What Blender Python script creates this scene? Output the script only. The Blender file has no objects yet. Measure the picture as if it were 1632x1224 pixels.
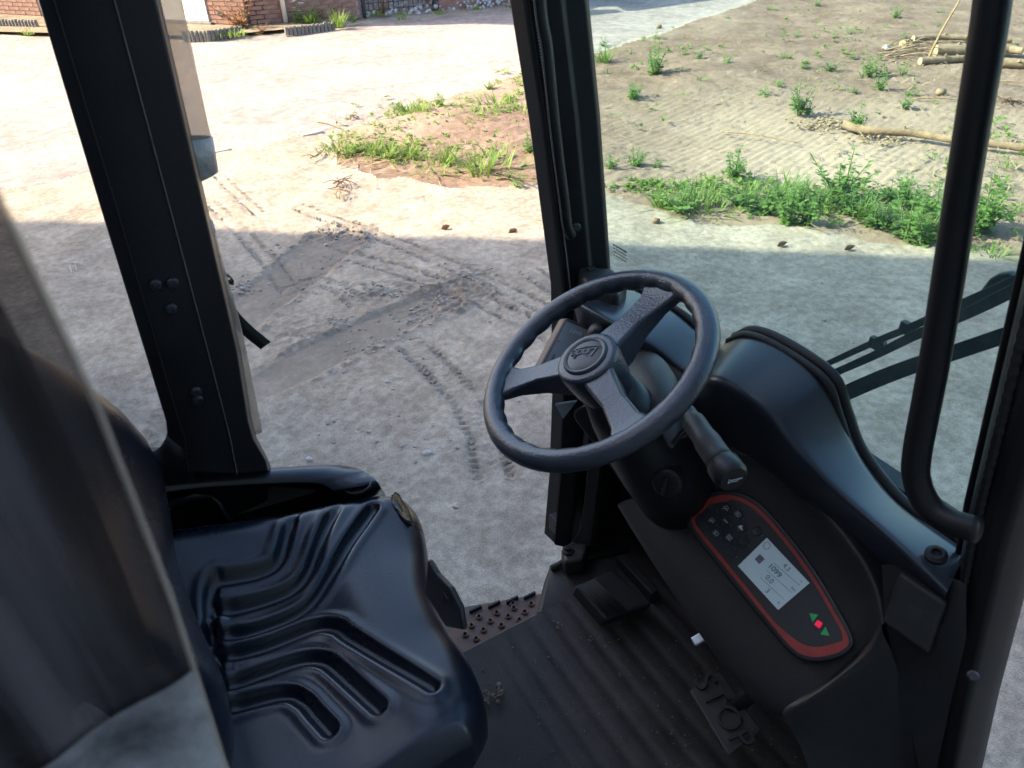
import bpy, bmesh, math, random
import numpy as np
from mathutils import Vector, Matrix

# ------------------------------------------------------------------ camera, world, sun, exposure
S = bpy.context.scene
COL = S.collection
FPX, PITCH, HEAD, ROLL, CAMZ = 1180.0, math.radians(35.6), math.radians(60.5), math.radians(1.5), 2.1
SUN_EL = math.radians(33)
EXPOSURE = 2.0
SUN_STRENGTH, SKY_STRENGTH = 4.2, 0.15

def _axes():
    h = np.array([math.cos(HEAD), math.sin(HEAD), 0]); r = np.array([math.sin(HEAD), -math.cos(HEAD), 0]); z = np.array([0, 0, 1.])
    f = h*math.cos(PITCH)-z*math.sin(PITCH); u = h*math.sin(PITCH)+z*math.cos(PITCH)
    c, s = math.cos(ROLL), math.sin(ROLL)
    return f, c*r-s*u, c*u+s*r, h, r
CF, CR, CU, HH, HR = _axes()
CO = np.array([0, 0, CAMZ])

cam_d = bpy.data.cameras.new('camera'); cam = bpy.data.objects.new('camera', cam_d); COL.objects.link(cam)
cam_d.sensor_width = 36; cam_d.lens = 36*FPX/1632; cam_d.clip_start = 0.02; cam_d.clip_end = 900
cam_d.dof.use_dof = True; cam_d.dof.focus_distance = 2.2; cam_d.dof.aperture_fstop = 12.0
cam.matrix_world = Matrix(((CR[0], CU[0], -CF[0], 0), (CR[1], CU[1], -CF[1], 0), (CR[2], CU[2], -CF[2], CAMZ), (0, 0, 0, 1)))
S.camera = cam

SUNV = np.array([-HR[0]*math.cos(SUN_EL), -HR[1]*math.cos(SUN_EL), math.sin(SUN_EL)])
W = bpy.data.worlds.new('World'); S.world = W; W.use_nodes = True
wn = W.node_tree; wn.nodes.clear()
sky = wn.nodes.new('ShaderNodeTexSky'); sky.sky_type = 'NISHITA'; sky.sun_disc = False
sky.sun_elevation = SUN_EL; sky.sun_rotation = math.atan2(SUNV[0], SUNV[1]); sky.altitude = 20; sky.air_density = 1.0; sky.dust_density = 2.5; sky.ozone_density = .85
bg = wn.nodes.new('ShaderNodeBackground'); bg.inputs['Strength'].default_value = SKY_STRENGTH
wo = wn.nodes.new('ShaderNodeOutputWorld')
wn.links.new(sky.outputs[0], bg.inputs[0]); wn.links.new(bg.outputs[0], wo.inputs[0])
sl = bpy.data.lights.new('sun', 'SUN'); sl.energy = SUN_STRENGTH; sl.angle = math.radians(0.55); sl.color = (1.0, 0.86, 0.66)
so = bpy.data.objects.new('sun', sl); COL.objects.link(so)
so.rotation_euler = Vector(SUNV).to_track_quat('Z', 'Y').to_euler(); so.location = Vector(SUNV)*30
S.view_settings.view_transform = 'Standard'; S.view_settings.look = 'None'; S.view_settings.exposure = EXPOSURE; S.view_settings.gamma = 1
S.render.engine = 'CYCLES'
S.cycles.use_denoising = True
S.cycles.max_bounces = 6; S.cycles.transparent_max_bounces = 12; S.cycles.diffuse_bounces = 3; S.cycles.glossy_bounces = 2
S.cycles.use_adaptive_sampling = True; S.cycles.adaptive_threshold = .02
S.cycles.sample_clamp_indirect = 6

# ------------------------------------------------------------------ measuring helpers (sight lines cut by real planes)
def ray(x, y): return CF+CR*(x-816)/FPX-CU*(y-612)/FPX
def at(x, y, **k):
    d = ray(x, y); (n, v), = k.items()
    if n == 't': return CO+d*v
    i = 'XYZ'.index(n); return CO+d*((v-CO[i])/d[i])
def onpl(x, y, n, p0):
    d = ray(x, y); n = np.asarray(n, float); return CO+d*(((np.asarray(p0)-CO)@n)/(d@n))
def gnd(x, y): return at(x, y, Z=0.0)
def V(*a): return np.array(a, float)
def unit(a): a = np.asarray(a, float); return a/np.linalg.norm(a)

rng = random.Random(7)
# ------------------------------------------------------------------ noise (numpy)
def _hash(ix, iy, seed):
    n = (ix.astype(np.int64)*374761393+iy.astype(np.int64)*668265263+seed*974634777) & 0xffffffff
    n = ((n ^ (n >> 13))*1274126177) & 0xffffffff
    n = n ^ (n >> 16)
    return (n & 0xffffff)/float(0xffffff)
def vnoise(x, y, seed=0):
    x = np.asarray(x, float); y = np.asarray(y, float)
    ix = np.floor(x); iy = np.floor(y); fx = x-ix; fy = y-iy
    fx = fx*fx*(3-2*fx); fy = fy*fy*(3-2*fy)
    a = _hash(ix, iy, seed); b = _hash(ix+1, iy, seed); c = _hash(ix, iy+1, seed); d = _hash(ix+1, iy+1, seed)
    return (a*(1-fx)+b*fx)*(1-fy)+(c*(1-fx)+d*fx)*fy
def fbm(x, y, octv=4, seed=0, gain=.5):
    s = 0; a = 1; t = 0
    for i in range(octv):
        s = s+a*vnoise(x, y, seed+i*17); t += a; x = x*2.03+5.1; y = y*2.03+1.7; a *= gain
    return s/t
def sstep(a, b, x):
    t = np.clip((x-a)/(b-a), 0, 1); return t*t*(3-2*t)
def polydist(px, py, poly):
    """distance to a polyline and arc length along it"""
    best = np.full(np.shape(px), 1e9); arc = np.zeros(np.shape(px)); side = np.zeros(np.shape(px)); L = 0
    for (ax, ay), (bx, by) in zip(poly[:-1], poly[1:]):
        dx, dy = bx-ax, by-ay; l = math.hypot(dx, dy)
        t = np.clip(((px-ax)*dx+(py-ay)*dy)/(l*l), 0, 1)
        ex = px-ax-t*dx; ey = py-ay-t*dy; d = np.hypot(ex, ey)
        m = d < best
        best = np.where(m, d, best); arc = np.where(m, L+t*l, arc)
        side = np.where(m, (ex*dy-ey*dx)/l, side); L += l
    return best, arc, side, L
def inpoly(px, py, poly):
    r = np.zeros(np.shape(px), bool); n = len(poly)
    for i in range(n):
        x1, y1 = poly[i]; x2, y2 = poly[(i+1) % n]
        if y1 == y2: continue
        c = ((y1 > py) != (y2 > py)) & (px < (x2-x1)*(py-y1)/(y2-y1)+x1)
        r ^= c
    return r

# ------------------------------------------------------------------ materials
MATS = {}
def mat(name, base=(.5, .5, .5), rough=.6, metal=0., spec=.5, var=0., vscale=8., var2=None, bump=0., bscale=200., coat=0., bump2=0., b2scale=20., sub=None, coords='Object', rvar=0., detail=6, dust=0., dcol=(.17, .15, .13), dscale=5.):
    m = bpy.data.materials.new(name); m.use_nodes = True; nt = m.node_tree; N = nt.nodes; L = nt.links
    p = N['Principled BSDF']
    p.inputs['Base Color'].default_value = (*base, 1); p.inputs['Roughness'].default_value = rough
    p.inputs['Metallic'].default_value = metal; p.inputs['Specular IOR Level'].default_value = spec
    if coat: p.inputs['Coat Weight'].default_value = coat; p.inputs['Coat Roughness'].default_value = .2
    tc = N.new('ShaderNodeTexCoord')
    if var or var2 or rvar:
        n = N.new('ShaderNodeTexNoise'); n.inputs['Scale'].default_value = vscale; n.inputs['Detail'].default_value = detail; n.inputs['Roughness'].default_value = .65
        L.new(tc.outputs[coords], n.inputs['Vector'])
        r = N.new('ShaderNodeValToRGB'); r.color_ramp.elements[0].position = .33; r.color_ramp.elements[1].position = .68
        c0 = tuple(c*(1-var) for c in base); c1 = var2 if var2 else tuple(min(1, c*(1+var)) for c in base)
        r.color_ramp.elements[0].color = (*c0, 1); r.color_ramp.elements[1].color = (*c1, 1)
        L.new(n.outputs['Fac'], r.inputs[0]); L.new(r.outputs[0], p.inputs['Base Color'])
        if rvar:
            mr = N.new('ShaderNodeMapRange'); mr.inputs[3].default_value = rough-rvar; mr.inputs[4].default_value = rough+rvar
            L.new(n.outputs['Fac'], mr.inputs[0]); L.new(mr.outputs[0], p.inputs['Roughness'])
    if dust:
        src = p.inputs['Base Color'].links[0].from_socket if p.inputs['Base Color'].links else None
        d1 = N.new('ShaderNodeTexNoise'); d1.inputs['Scale'].default_value = dscale; d1.inputs['Detail'].default_value = 5; d1.inputs['Roughness'].default_value = .7
        d2 = N.new('ShaderNodeTexNoise'); d2.inputs['Scale'].default_value = 330; d2.inputs['Detail'].default_value = 2
        for d in (d1, d2): L.new(tc.outputs[coords], d.inputs['Vector'])
        r1 = N.new('ShaderNodeMapRange'); r1.inputs[1].default_value = .42; r1.inputs[2].default_value = .72; L.new(d1.outputs['Fac'], r1.inputs[0])
        r2 = N.new('ShaderNodeMapRange'); r2.inputs[1].default_value = .45; r2.inputs[2].default_value = .72; L.new(d2.outputs['Fac'], r2.inputs[0])
        av = N.new('ShaderNodeMath'); av.operation = 'ADD'; L.new(r1.outputs[0], av.inputs[0]); L.new(r2.outputs[0], av.inputs[1])
        ml = N.new('ShaderNodeMath'); ml.operation = 'MULTIPLY'; ml.inputs[1].default_value = dust*.6; ml.use_clamp = True; L.new(av.outputs[0], ml.inputs[0])
        dm = N.new('ShaderNodeMixRGB'); dm.inputs[1].default_value = (*base, 1); dm.inputs[2].default_value = (*dcol, 1); L.new(ml.outputs[0], dm.inputs[0])
        if src: L.new(src, dm.inputs[1])
        L.new(dm.outputs[0], p.inputs['Base Color'])
    last = None
    for amt, sc in ((bump2, b2scale), (bump, bscale)):
        if amt:
            n = N.new('ShaderNodeTexNoise'); n.inputs['Scale'].default_value = sc; n.inputs['Detail'].default_value = 3
            L.new(tc.outputs[coords], n.inputs['Vector'])
            b = N.new('ShaderNodeBump'); b.inputs['Strength'].default_value = amt; b.inputs['Distance'].default_value = .4/sc
            L.new(n.outputs['Fac'], b.inputs['Height'])
            if last: L.new(last.outputs[0], b.inputs['Normal'])
            last = b
    if last: L.new(last.outputs[0], p.inputs['Normal'])
    MATS[name] = m
    return m
def emis(name, base, col, strength, rough=.3):
    m = mat(name, base, rough); p = m.node_tree.nodes['Principled BSDF']
    p.inputs['Emission Color'].default_value = (*col, 1); p.inputs['Emission Strength'].default_value = strength
    return m
def film(name, trans, base, fac, rough=.3, translucent=0., vscale=6., stretch=None):
    """clear plastic or glass sheet: see-through body, thin surface film, gloss by angle"""
    m = bpy.data.materials.new(name); m.use_nodes = True; nt = m.node_tree; N = nt.nodes; L = nt.links; N.clear()
    o = N.new('ShaderNodeOutputMaterial'); t = N.new('ShaderNodeBsdfTransparent'); t.inputs[0].default_value = (*trans, 1)
    d = N.new('ShaderNodeBsdfDiffuse'); d.inputs[0].default_value = (*base, 1)
    last = d
    if translucent:
        tl = N.new('ShaderNodeBsdfTranslucent'); tl.inputs[0].default_value = (*base, 1)
        mx = N.new('ShaderNodeMixShader'); mx.inputs[0].default_value = translucent
        L.new(d.outputs[0], mx.inputs[1]); L.new(tl.outputs[0], mx.inputs[2]); last = mx
    mix = N.new('ShaderNodeMixShader'); L.new(t.outputs[0], mix.inputs[1]); L.new(last.outputs[0], mix.inputs[2])
    tc = N.new('ShaderNodeTexCoord'); n = N.new('ShaderNodeTexNoise'); n.inputs['Scale'].default_value = vscale; n.inputs['Detail'].default_value = 7
    if stretch:
        mp = N.new('ShaderNodeMapping'); mp.inputs['Scale'].default_value = stretch; L.new(tc.outputs['Object'], mp.inputs[0]); L.new(mp.outputs[0], n.inputs['Vector'])
        rc_ = N.new('ShaderNodeValToRGB'); rc_.color_ramp.elements[0].position = .42; rc_.color_ramp.elements[1].position = .60
        rc_.color_ramp.elements[0].color = (*[c*.45 for c in base], 1); rc_.color_ramp.elements[1].color = (*[min(1, c*3.6) for c in base], 1)  # bright streaks in the colour stand in for glossy fold highlights
        L.new(n.outputs['Fac'], rc_.inputs[0]); L.new(rc_.outputs[0], d.inputs[0])
    else: L.new(tc.outputs['Object'], n.inputs['Vector'])
    mr = N.new('ShaderNodeMapRange'); mr.inputs[1].default_value = .3; mr.inputs[2].default_value = .7
    mr.inputs[3].default_value = fac*(.55 if stretch else .75); mr.inputs[4].default_value = min(1, fac*(1.5 if stretch else 1.25))
    L.new(n.outputs['Fac'], mr.inputs[0]); L.new(mr.outputs[0], mix.inputs[0])
    g = N.new('ShaderNodeBsdfGlossy'); g.inputs['Roughness'].default_value = rough
    lw = N.new('ShaderNodeLayerWeight'); pw = N.new('ShaderNodeMath'); pw.operation = 'POWER'; pw.inputs[1].default_value = 5.0; L.new(lw.outputs['Facing'], pw.inputs[0])
    fr = N.new('ShaderNodeMapRange'); fr.inputs[3].default_value = .022; fr.inputs[4].default_value = .8; L.new(pw.outputs[0], fr.inputs[0])
    m2 = N.new('ShaderNodeMixShader'); L.new(fr.outputs[0], m2.inputs[0]); L.new(mix.outputs[0], m2.inputs[1]); L.new(g.outputs[0], m2.inputs[2])
    L.new(m2.outputs[0], o.inputs[0]); MATS[name] = m
    return m

M_black = mat('black_plastic', (.012, .0125, .0145), .42, spec=.4, dust=0.035, var=.25, vscale=14, bump=.12, bscale=900, rvar=.06)
M_dash = mat('dash_plastic', (.026, .032, .044), .29, dust=0.035, var=.18, vscale=9, bump=.15, bscale=1100, rvar=.05)
M_trim = mat('grey_trim', (.018, .0178, .019), .5, spec=.35, dust=0.04, var=.25, vscale=11, bump=.12, bscale=900)
M_steel = mat('black_paint', (.011, .011, .0135), .45, spec=.35, dust=0.035, var=.35, vscale=6, bump=.08, bscale=400, rvar=.08)
M_rubber = mat('rubber', (.015, .015, .016), .6, dust=0.04, var=.3, vscale=20, bump=.2, bscale=500)
M_mat = mat('floor_rubber', (.020, .018, .0175), .58, spec=.3, dust=0.17, var=.35, vscale=7, var2=(.040, .034, .031), bump=.35, bscale=260, rvar=.1)
M_wheel = mat('wheel_grain', (.025, .031, .048), .29, dust=0.02, spec=.75, var=.12, vscale=20, bump=.55, bscale=280)
M_cap = mat('hub_cap', (.035, .037, .042), .34, bump=.1, bscale=900)
M_capl = mat('cap_lettering', (.060, .064, .072), .35)
M_seat = mat('seat_vinyl', (.0055, .0085, .017), .28, spec=.6, dust=0.02, var=.3, vscale=5, bump=.10, bscale=320, rvar=.05)
M_foam = mat('seat_foam', (.22, .16, .075), .95, var=.5, vscale=120, bump=.9, bscale=300)
M_shroud = mat('shroud_plastic', (.032, .030, .030), .5, dust=0.035, var=.2, vscale=10, bump=.18, bscale=800)
M_pale = mat('pale_edge', (.12, .115, .11), .6, var=.4, vscale=60)  # pale grey; also paints the light caught by the rear pillar's facet edges
M_red = mat('red_print', (.30, .030, .024), .5, var=.15, vscale=60)
M_face = mat('panel_face', (.016, .018, .021), .45, bump=.1, bscale=900)
M_icon = mat('icon_white', (.6, .62, .66), .5)
M_icon_dim = mat('icon_dim', (.09, .10, .11), .5)
M_button = mat('button', (.020, .021, .024), .35)
M_screen = emis('lcd_screen', (.40, .48, .52), (.42, .58, .66), .03)
M_lcd = mat('lcd_digit', (.09, .11, .13), .5)
M_lcdr = mat('lcd_box', (.20, .16, .20), .5)
M_ledr = emis('led_red', (.5, .02, .05), (1., .02, .08), .12)
M_ledg = emis('led_green', (.02, .12, .05), (.05, .6, .25), .035)
M_rust = mat('rusty_steel', (.10, .09, .088), .75, var=.35, vscale=14, var2=(.145, .07, .045), bump=.4, bscale=150)
M_chrome = mat('worn_chrome', (.50, .52, .55), .28, metal=1., var=.3, vscale=40)
M_bolt = mat('bolt', (.05, .05, .055), .4, metal=.6)
M_glass = film('windscreen_glass', (.835, .965, .968), (.42, .60, .64), .05, rough=.02)
M_print = mat('glass_print', (.02, .02, .02), .6)
M_pvc = film('pvc_sheet', (.80, .76, .70), (.52, .49, .45), .42, rough=.18, translucent=.6)
M_pvc2 = film('smoked_pvc', (.52, .48, .45), (.038, .037, .042), .56, rough=.09, translucent=.25, vscale=5, stretch=(9, 9, .35))  # stretched noise paints the folds' reflections into the sheet colour
M_hem = mat('hem_fabric', (.10, .11, .13), .6, var=.4, vscale=14, var2=(.42, .44, .46), bump=.3, bscale=120)
M_patch = mat('patch_grey', (.36, .34, .33), .5, var=.35, vscale=18, bump=.5, bscale=70)
M_zip = mat('zip_tape', (.30, .30, .31), .7)
M_web = mat('webbing', (.014, .014, .015), .8, bump=.4, bscale=700)
M_disp = mat('terminal_face', (.30, .32, .35), .25)
M_dispbody = mat('terminal_body', (.060, .062, .068), .4, bump=.1, bscale=700)
M_redline = mat('red_line', (.45, .10, .06), .5)
M_silver = mat('silver_sticker', (.45, .48, .52), .35)
M_mud = mat('dry_mud', (.13, .11, .085), .95, var=.5, vscale=50, bump=.8, bscale=150)

# ------------------------------------------------------------------ mesh builder
class MB:
    def __init__(s): s.v = []; s.f = []
    def add(s, vs, fs):
        o = len(s.v); s.v += [tuple(float(c) for c in p) for p in vs]; s.f += [tuple(i+o for i in f) for f in fs]; return s
    def box(s, c, size, ax=None):
        c = V(*c); h = V(*size)/2
        A = np.eye(3) if ax is None else np.array(ax)
        vs = [c+A[0]*h[0]*i+A[1]*h[1]*j+A[2]*h[2]*k for i in (-1, 1) for j in (-1, 1) for k in (-1, 1)]
        return s.add(vs, [(0, 1, 3, 2), (4, 6, 7, 5), (0, 4, 5, 1), (2, 3, 7, 6), (0, 2, 6, 4), (1, 5, 7, 3)])
    def prism(s, poly, off):
        """closed slab: 3D outline and an offset vector"""
        n = len(poly); off = np.asarray(off, float); vs = [V(*p) for p in poly]; vs += [p+off for p in vs]
        fs = [tuple(range(n-1, -1, -1)), tuple(range(n, 2*n))]+[(i, (i+1) % n, n+(i+1) % n, n+i) for i in range(n)]
        return s.add(vs, fs)
    def loft(s, rings, caps=True, closed=True):
        n = len(rings[0]); vs = [p for r in rings for p in r]; fs = []
        for i in range(len(rings)-1):
            for j in range(n if closed else n-1):
                k = (j+1) % n; fs.append((i*n+j, i*n+k, (i+1)*n+k, (i+1)*n+j))
        if caps and closed: fs += [tuple(range(n-1, -1, -1)), tuple((len(rings)-1)*n+j for j in range(n))]
        return s.add(vs, fs)
    def grid(s, rows): return s.loft(rows, caps=False, closed=False)
    def tube(s, path, r, n=10, caps=True, flat=1., up=None):
        path = [V(*p) for p in path]; m = len(path); rs = r if hasattr(r, '__len__') else [r]*m
        rings = []; prev = None
        for i, p in enumerate(path):
            t = unit(path[min(i+1, m-1)]-path[max(i-1, 0)])
            if prev is None:
                a = V(*up) if up is not None else (V(0, 0, 1) if abs(t[2]) < .9 else V(1, 0, 0))
            else: a = prev
            a = unit(a-t*(a@t)); b = np.cross(t, a); prev = a
            rings.append([p+rs[i]*(a*math.cos(q)+b*flat*math.sin(q)) for q in np.linspace(0, 2*math.pi, n, endpoint=False)])
        return s.loft(rings, caps)
    def lathe(s, o, axis, prof, n=20, ref=None):
        axis = unit(axis); a = V(*(ref if ref is not None else ((1, 0, 0) if abs(axis[0]) < .8 else (0, 1, 0)))); a = unit(a-axis*(a@axis)); b = np.cross(axis, a)
        rings = [[V(*o)+axis*h+r*(a*math.cos(q)+b*math.sin(q)) for q in np.linspace(0, 2*math.pi, n, endpoint=False)] for r, h in prof]
        return s.loft(rings, True)
    def blob(s, c, r, seed=0, n=8, jag=.3):
        R = random.Random(seed); r = V(*r) if hasattr(r, '__len__') else V(r, r, r); rings = []
        for i in range(1, 5):
            th = math.pi*i/5; rings.append([V(*c)+r*V(math.sin(th)*math.cos(q), math.sin(th)*math.sin(q), math.cos(th))*(1+R.uniform(-jag, jag)) for q in np.linspace(0, 2*math.pi, n, endpoint=False)])
        return s.loft(rings, True)
    def build(s, name, material, parent=None, smooth=False, bevel=0, seg=2, sub=0, solid=0, label=None):
        me = bpy.data.meshes.new(name); me.from_pydata(s.v, [], s.f); me.update()
        bm = bmesh.new(); bm.from_mesh(me); bmesh.ops.recalc_face_normals(bm, faces=bm.faces); bm.to_mesh(me); bm.free()
        return finish(name, me, material, parent, smooth, bevel, seg, sub, solid, label)
def finish(name, me, material, parent=None, smooth=False, bevel=0, seg=2, sub=0, solid=0, label=None):
    if material: me.materials.append(material)
    if smooth or bevel: me.polygons.foreach_set('use_smooth', [True]*len(me.polygons))
    o = bpy.data.objects.new(name, me); COL.objects.link(o)
    if parent: o.parent = parent
    if solid: m = o.modifiers.new('solid', 'SOLIDIFY'); m.thickness = solid; m.offset = -1
    if bevel: m = o.modifiers.new('bevel', 'BEVEL'); m.width = bevel; m.segments = seg; m.limit_method = 'ANGLE'; m.angle_limit = math.radians(32); m.harden_normals = True
    if sub: m = o.modifiers.new('sub', 'SUBSURF'); m.levels = sub; m.render_levels = sub
    if label: o['label'] = label
    return o
def empty(name, loc=(0, 0, 0)):
    o = bpy.data.objects.new(name, None); o.empty_display_size = .1; o.location = loc; COL.objects.link(o); return o
def tag(o, label=None, cat=None, group=None, kind=None):
    if label: o['label'] = label
    if cat: o['category'] = cat
    if group: o['group'] = group
    if kind: o['kind'] = kind
    return o
def smooth_path(pts, n=8):
    """Catmull-Rom through the points"""
    P = [V(*p) for p in pts]; P = [2*P[0]-P[1]]+P+[2*P[-1]-P[-2]]; out = []
    for i in range(1, len(P)-2):
        for t in np.linspace(0, 1, n, endpoint=False):
            a, b, c, d = P[i-1:i+3]; out.append(.5*(2*b+(c-a)*t+(2*a-5*b+4*c-d)*t*t+(3*b-a-3*c+d)*t**3))
    out.append(P[-2]); return out
def resample(pts, n):
    P = np.array([V(*p) for p in pts]); d = np.r_[0, np.cumsum(np.linalg.norm(np.diff(P, axis=0), axis=1))]; t = np.linspace(0, d[-1], n)
    return [V(*[np.interp(q, d, P[:, k]) for k in range(P.shape[1])]) for q in t]
def text_obj(txt, size, o, ux, uy, material, parent, ext=.0006, shear=0., name='lettering', spacing=1., align='CENTER'):
    cu = bpy.data.curves.new('t', 'FONT'); cu.body = txt; cu.size = size; cu.extrude = ext; cu.shear = shear; cu.align_x = align; cu.align_y = 'CENTER'; cu.space_character = spacing; cu.resolution_u = 3
    t = bpy.data.objects.new('t', cu); COL.objects.link(t)
    dg = bpy.context.evaluated_depsgraph_get(); dg.update(); me = bpy.data.meshes.new_from_object(t.evaluated_get(dg))
    bpy.data.objects.remove(t); bpy.data.curves.remove(cu)
    ux = unit(ux); uy = np.asarray(uy, float); uy = unit(uy-ux*(ux@uy)); n = np.cross(ux, uy); o = V(*o)
    me.transform(Matrix(((ux[0], uy[0], n[0], o[0]), (ux[1], uy[1], n[1], o[1]), (ux[2], uy[2], n[2], o[2]), (0, 0, 0, 1))))
    me.materials.clear()
    return finish(name, me, material, parent)

# ------------------------------------------------------------------ ground: yard, paved road and field, one relief
def soil_mat(name, c0, c1, c2, scale=3., bump=.5, rough=.95, pavers=None, fine=160):
    m = bpy.data.materials.new(name); m.use_nodes = True; nt = m.node_tree; N = nt.nodes; L = nt.links
    p = N['Principled BSDF']; p.inputs['Roughness'].default_value = rough; p.inputs['Specular IOR Level'].default_value = .15
    g = N.new('ShaderNodeNewGeometry')
    def noise(sc, det=5, ro=.6):
        n = N.new('ShaderNodeTexNoise'); n.inputs['Scale'].default_value = sc; n.inputs['Detail'].default_value = det; n.inputs['Roughness'].default_value = ro
        L.new(g.outputs['Position'], n.inputs['Vector']); return n
    n1 = noise(scale); n2 = noise(fine, 3, .7); n3 = noise(scale*.27, 4)
    r = N.new('ShaderNodeValToRGB'); r.color_ramp.elements[0].position = .36; r.color_ramp.elements[1].position = .66
    r.color_ramp.elements[0].color = (*c0, 1); r.color_ramp.elements[1].color = (*c1, 1); L.new(n1.outputs[0], r.inputs[0])
    big = N.new('ShaderNodeMixRGB'); big.blend_type = 'MULTIPLY'; big.inputs[0].default_value = .45
    rb = N.new('ShaderNodeValToRGB'); rb.color_ramp.elements[0].position = .38; rb.color_ramp.elements[1].position = .6
    rb.color_ramp.elements[0].color = (.72, .72, .74, 1); rb.color_ramp.elements[1].color = (1, 1, 1, 1); L.new(n3.outputs[0], rb.inputs[0])
    L.new(r.outputs[0], big.inputs[1]); L.new(rb.outputs[0], big.inputs[2])
    fi = N.new('ShaderNodeMixRGB'); fi.blend_type = 'MULTIPLY'; fi.inputs[0].default_value = .55
    rf = N.new('ShaderNodeValToRGB'); rf.color_ramp.elements[0].position = .30; rf.color_ramp.elements[1].position = .55
    rf.color_ramp.elements[0].color = (.45, .43, .42, 1); rf.color_ramp.elements[1].color = (1, 1, 1, 1); L.new(n2.outputs[0], rf.inputs[0])
    L.new(big.outputs[0], fi.inputs[1]); L.new(rf.outputs[0], fi.inputs[2])
    n4 = noise(scale*6.5, 4, .7); md = N.new('ShaderNodeMixRGB'); md.blend_type = 'MULTIPLY'; md.inputs[0].default_value = .6
    r4 = N.new('ShaderNodeValToRGB'); r4.color_ramp.elements[0].position = .38; r4.color_ramp.elements[1].position = .62
    r4.color_ramp.elements[0].color = (.55, .52, .49, 1); r4.color_ramp.elements[1].color = (1.06, 1.06, 1.08, 1); L.new(n4.outputs[0], r4.inputs[0])
    L.new(fi.outputs[0], md.inputs[1]); L.new(r4.outputs[0], md.inputs[2]); fi = md
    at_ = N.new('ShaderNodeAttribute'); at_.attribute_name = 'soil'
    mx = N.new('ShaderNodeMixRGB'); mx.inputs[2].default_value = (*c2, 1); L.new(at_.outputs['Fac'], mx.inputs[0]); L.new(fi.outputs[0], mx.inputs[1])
    col = mx.outputs[0]; bh = None
    b = N.new('ShaderNodeBump'); b.inputs['Strength'].default_value = bump; b.inputs['Distance'].default_value = .006
    nb_ = noise(38, 5, .7); b0 = N.new('ShaderNodeBump'); b0.inputs['Strength'].default_value = bump*.5; b0.inputs['Distance'].default_value = .012
    L.new(nb_.outputs[0], b0.inputs['Height']); L.new(b0.outputs[0], b.inputs['Normal'])
    if pavers:
        mp = N.new('ShaderNodeMapping'); mp.inputs['Rotation'].default_value = (0, 0, pavers); L.new(g.outputs['Position'], mp.inputs[0])
        bt = N.new('ShaderNodeTexBrick'); bt.inputs['Scale'].default_value = 1; bt.inputs['Brick Width'].default_value = .21; bt.inputs['Row Height'].default_value = .07
        bt.inputs['Mortar Size'].default_value = .006; bt.inputs['Mortar Smooth'].default_value = .3
        bt.inputs['Color1'].default_value = (*c0, 1); bt.inputs['Color2'].default_value = (*c1, 1); bt.inputs['Mortar'].default_value = (c0[0]*.55, c0[1]*.52, c0[2]*.5, 1)
        L.new(mp.outputs[0], bt.inputs['Vector'])
        dm = N.new('ShaderNodeMixRGB'); du = noise(.55, 7, .7); rd = N.new('ShaderNodeValToRGB'); rd.color_ramp.elements[0].position = .34; rd.color_ramp.elements[1].position = .54
        rd.color_ramp.elements[0].color = (.25, .25, .25, 1); L.new(du.outputs[0], rd.inputs[0]); L.new(rd.outputs[0], dm.inputs[0]); L.new(bt.outputs[0], dm.inputs[1]); L.new(col, dm.inputs[2]); col = dm.outputs[0]
    L.new(n2.outputs[0], b.inputs['Height']); L.new(b.outputs[0], p.inputs['Normal']); L.new(col, p.inputs['Base Color'])
    return m
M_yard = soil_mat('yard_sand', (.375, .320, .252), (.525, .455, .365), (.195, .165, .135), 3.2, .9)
M_field = soil_mat('field_soil', (.205, .136, .098), (.31, .220, .162), (.39, .305, .225), 2.2, .9, fine=90)
M_road = soil_mat('dusty_pavers', (.33, .275, .25), (.43, .37, .335), (.42, .36, .31), 1.2, .3, pavers=.35)

def G2(*pts): return [tuple(gnd(*p)[:2]) for p in pts]
ROAD_EDGE = G2((-500, 390), (0, 305), (330, 243), (490, 214), (560, 196), (700, 155), (850, 109), (1050, 52), (1190, 3))
far = V(*ROAD_EDGE[-1])+unit(V(*ROAD_EDGE[-1])-V(*ROAD_EDGE[-2]))*120
ROAD_EDGE.append(tuple(far))
KERB = G2((-500, 60), (0, 60), (330, 68), (395, 60), (540, 46), (700, 28), (830, 13))
far2 = V(*KERB[-1])+unit(V(*KERB[-1])-V(*KERB[-2]))*120
KERB.append(tuple(far2))
ROAD_POLY = ROAD_EDGE+KERB[::-1]
FIELD_POLY = G2((522, 234), (560, 202), (700, 160), (850, 113), (1050, 55), (1190, 6))+[tuple(far+V(3, -3))]+[(150, 20), (90, -60)]+G2((2400, 640), (1900, 470), (1632, 408), (1560, 398), (1400, 385), (1180, 350), (1000, 328), (860, 300), (700, 292), (610, 275), (545, 252))

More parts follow.
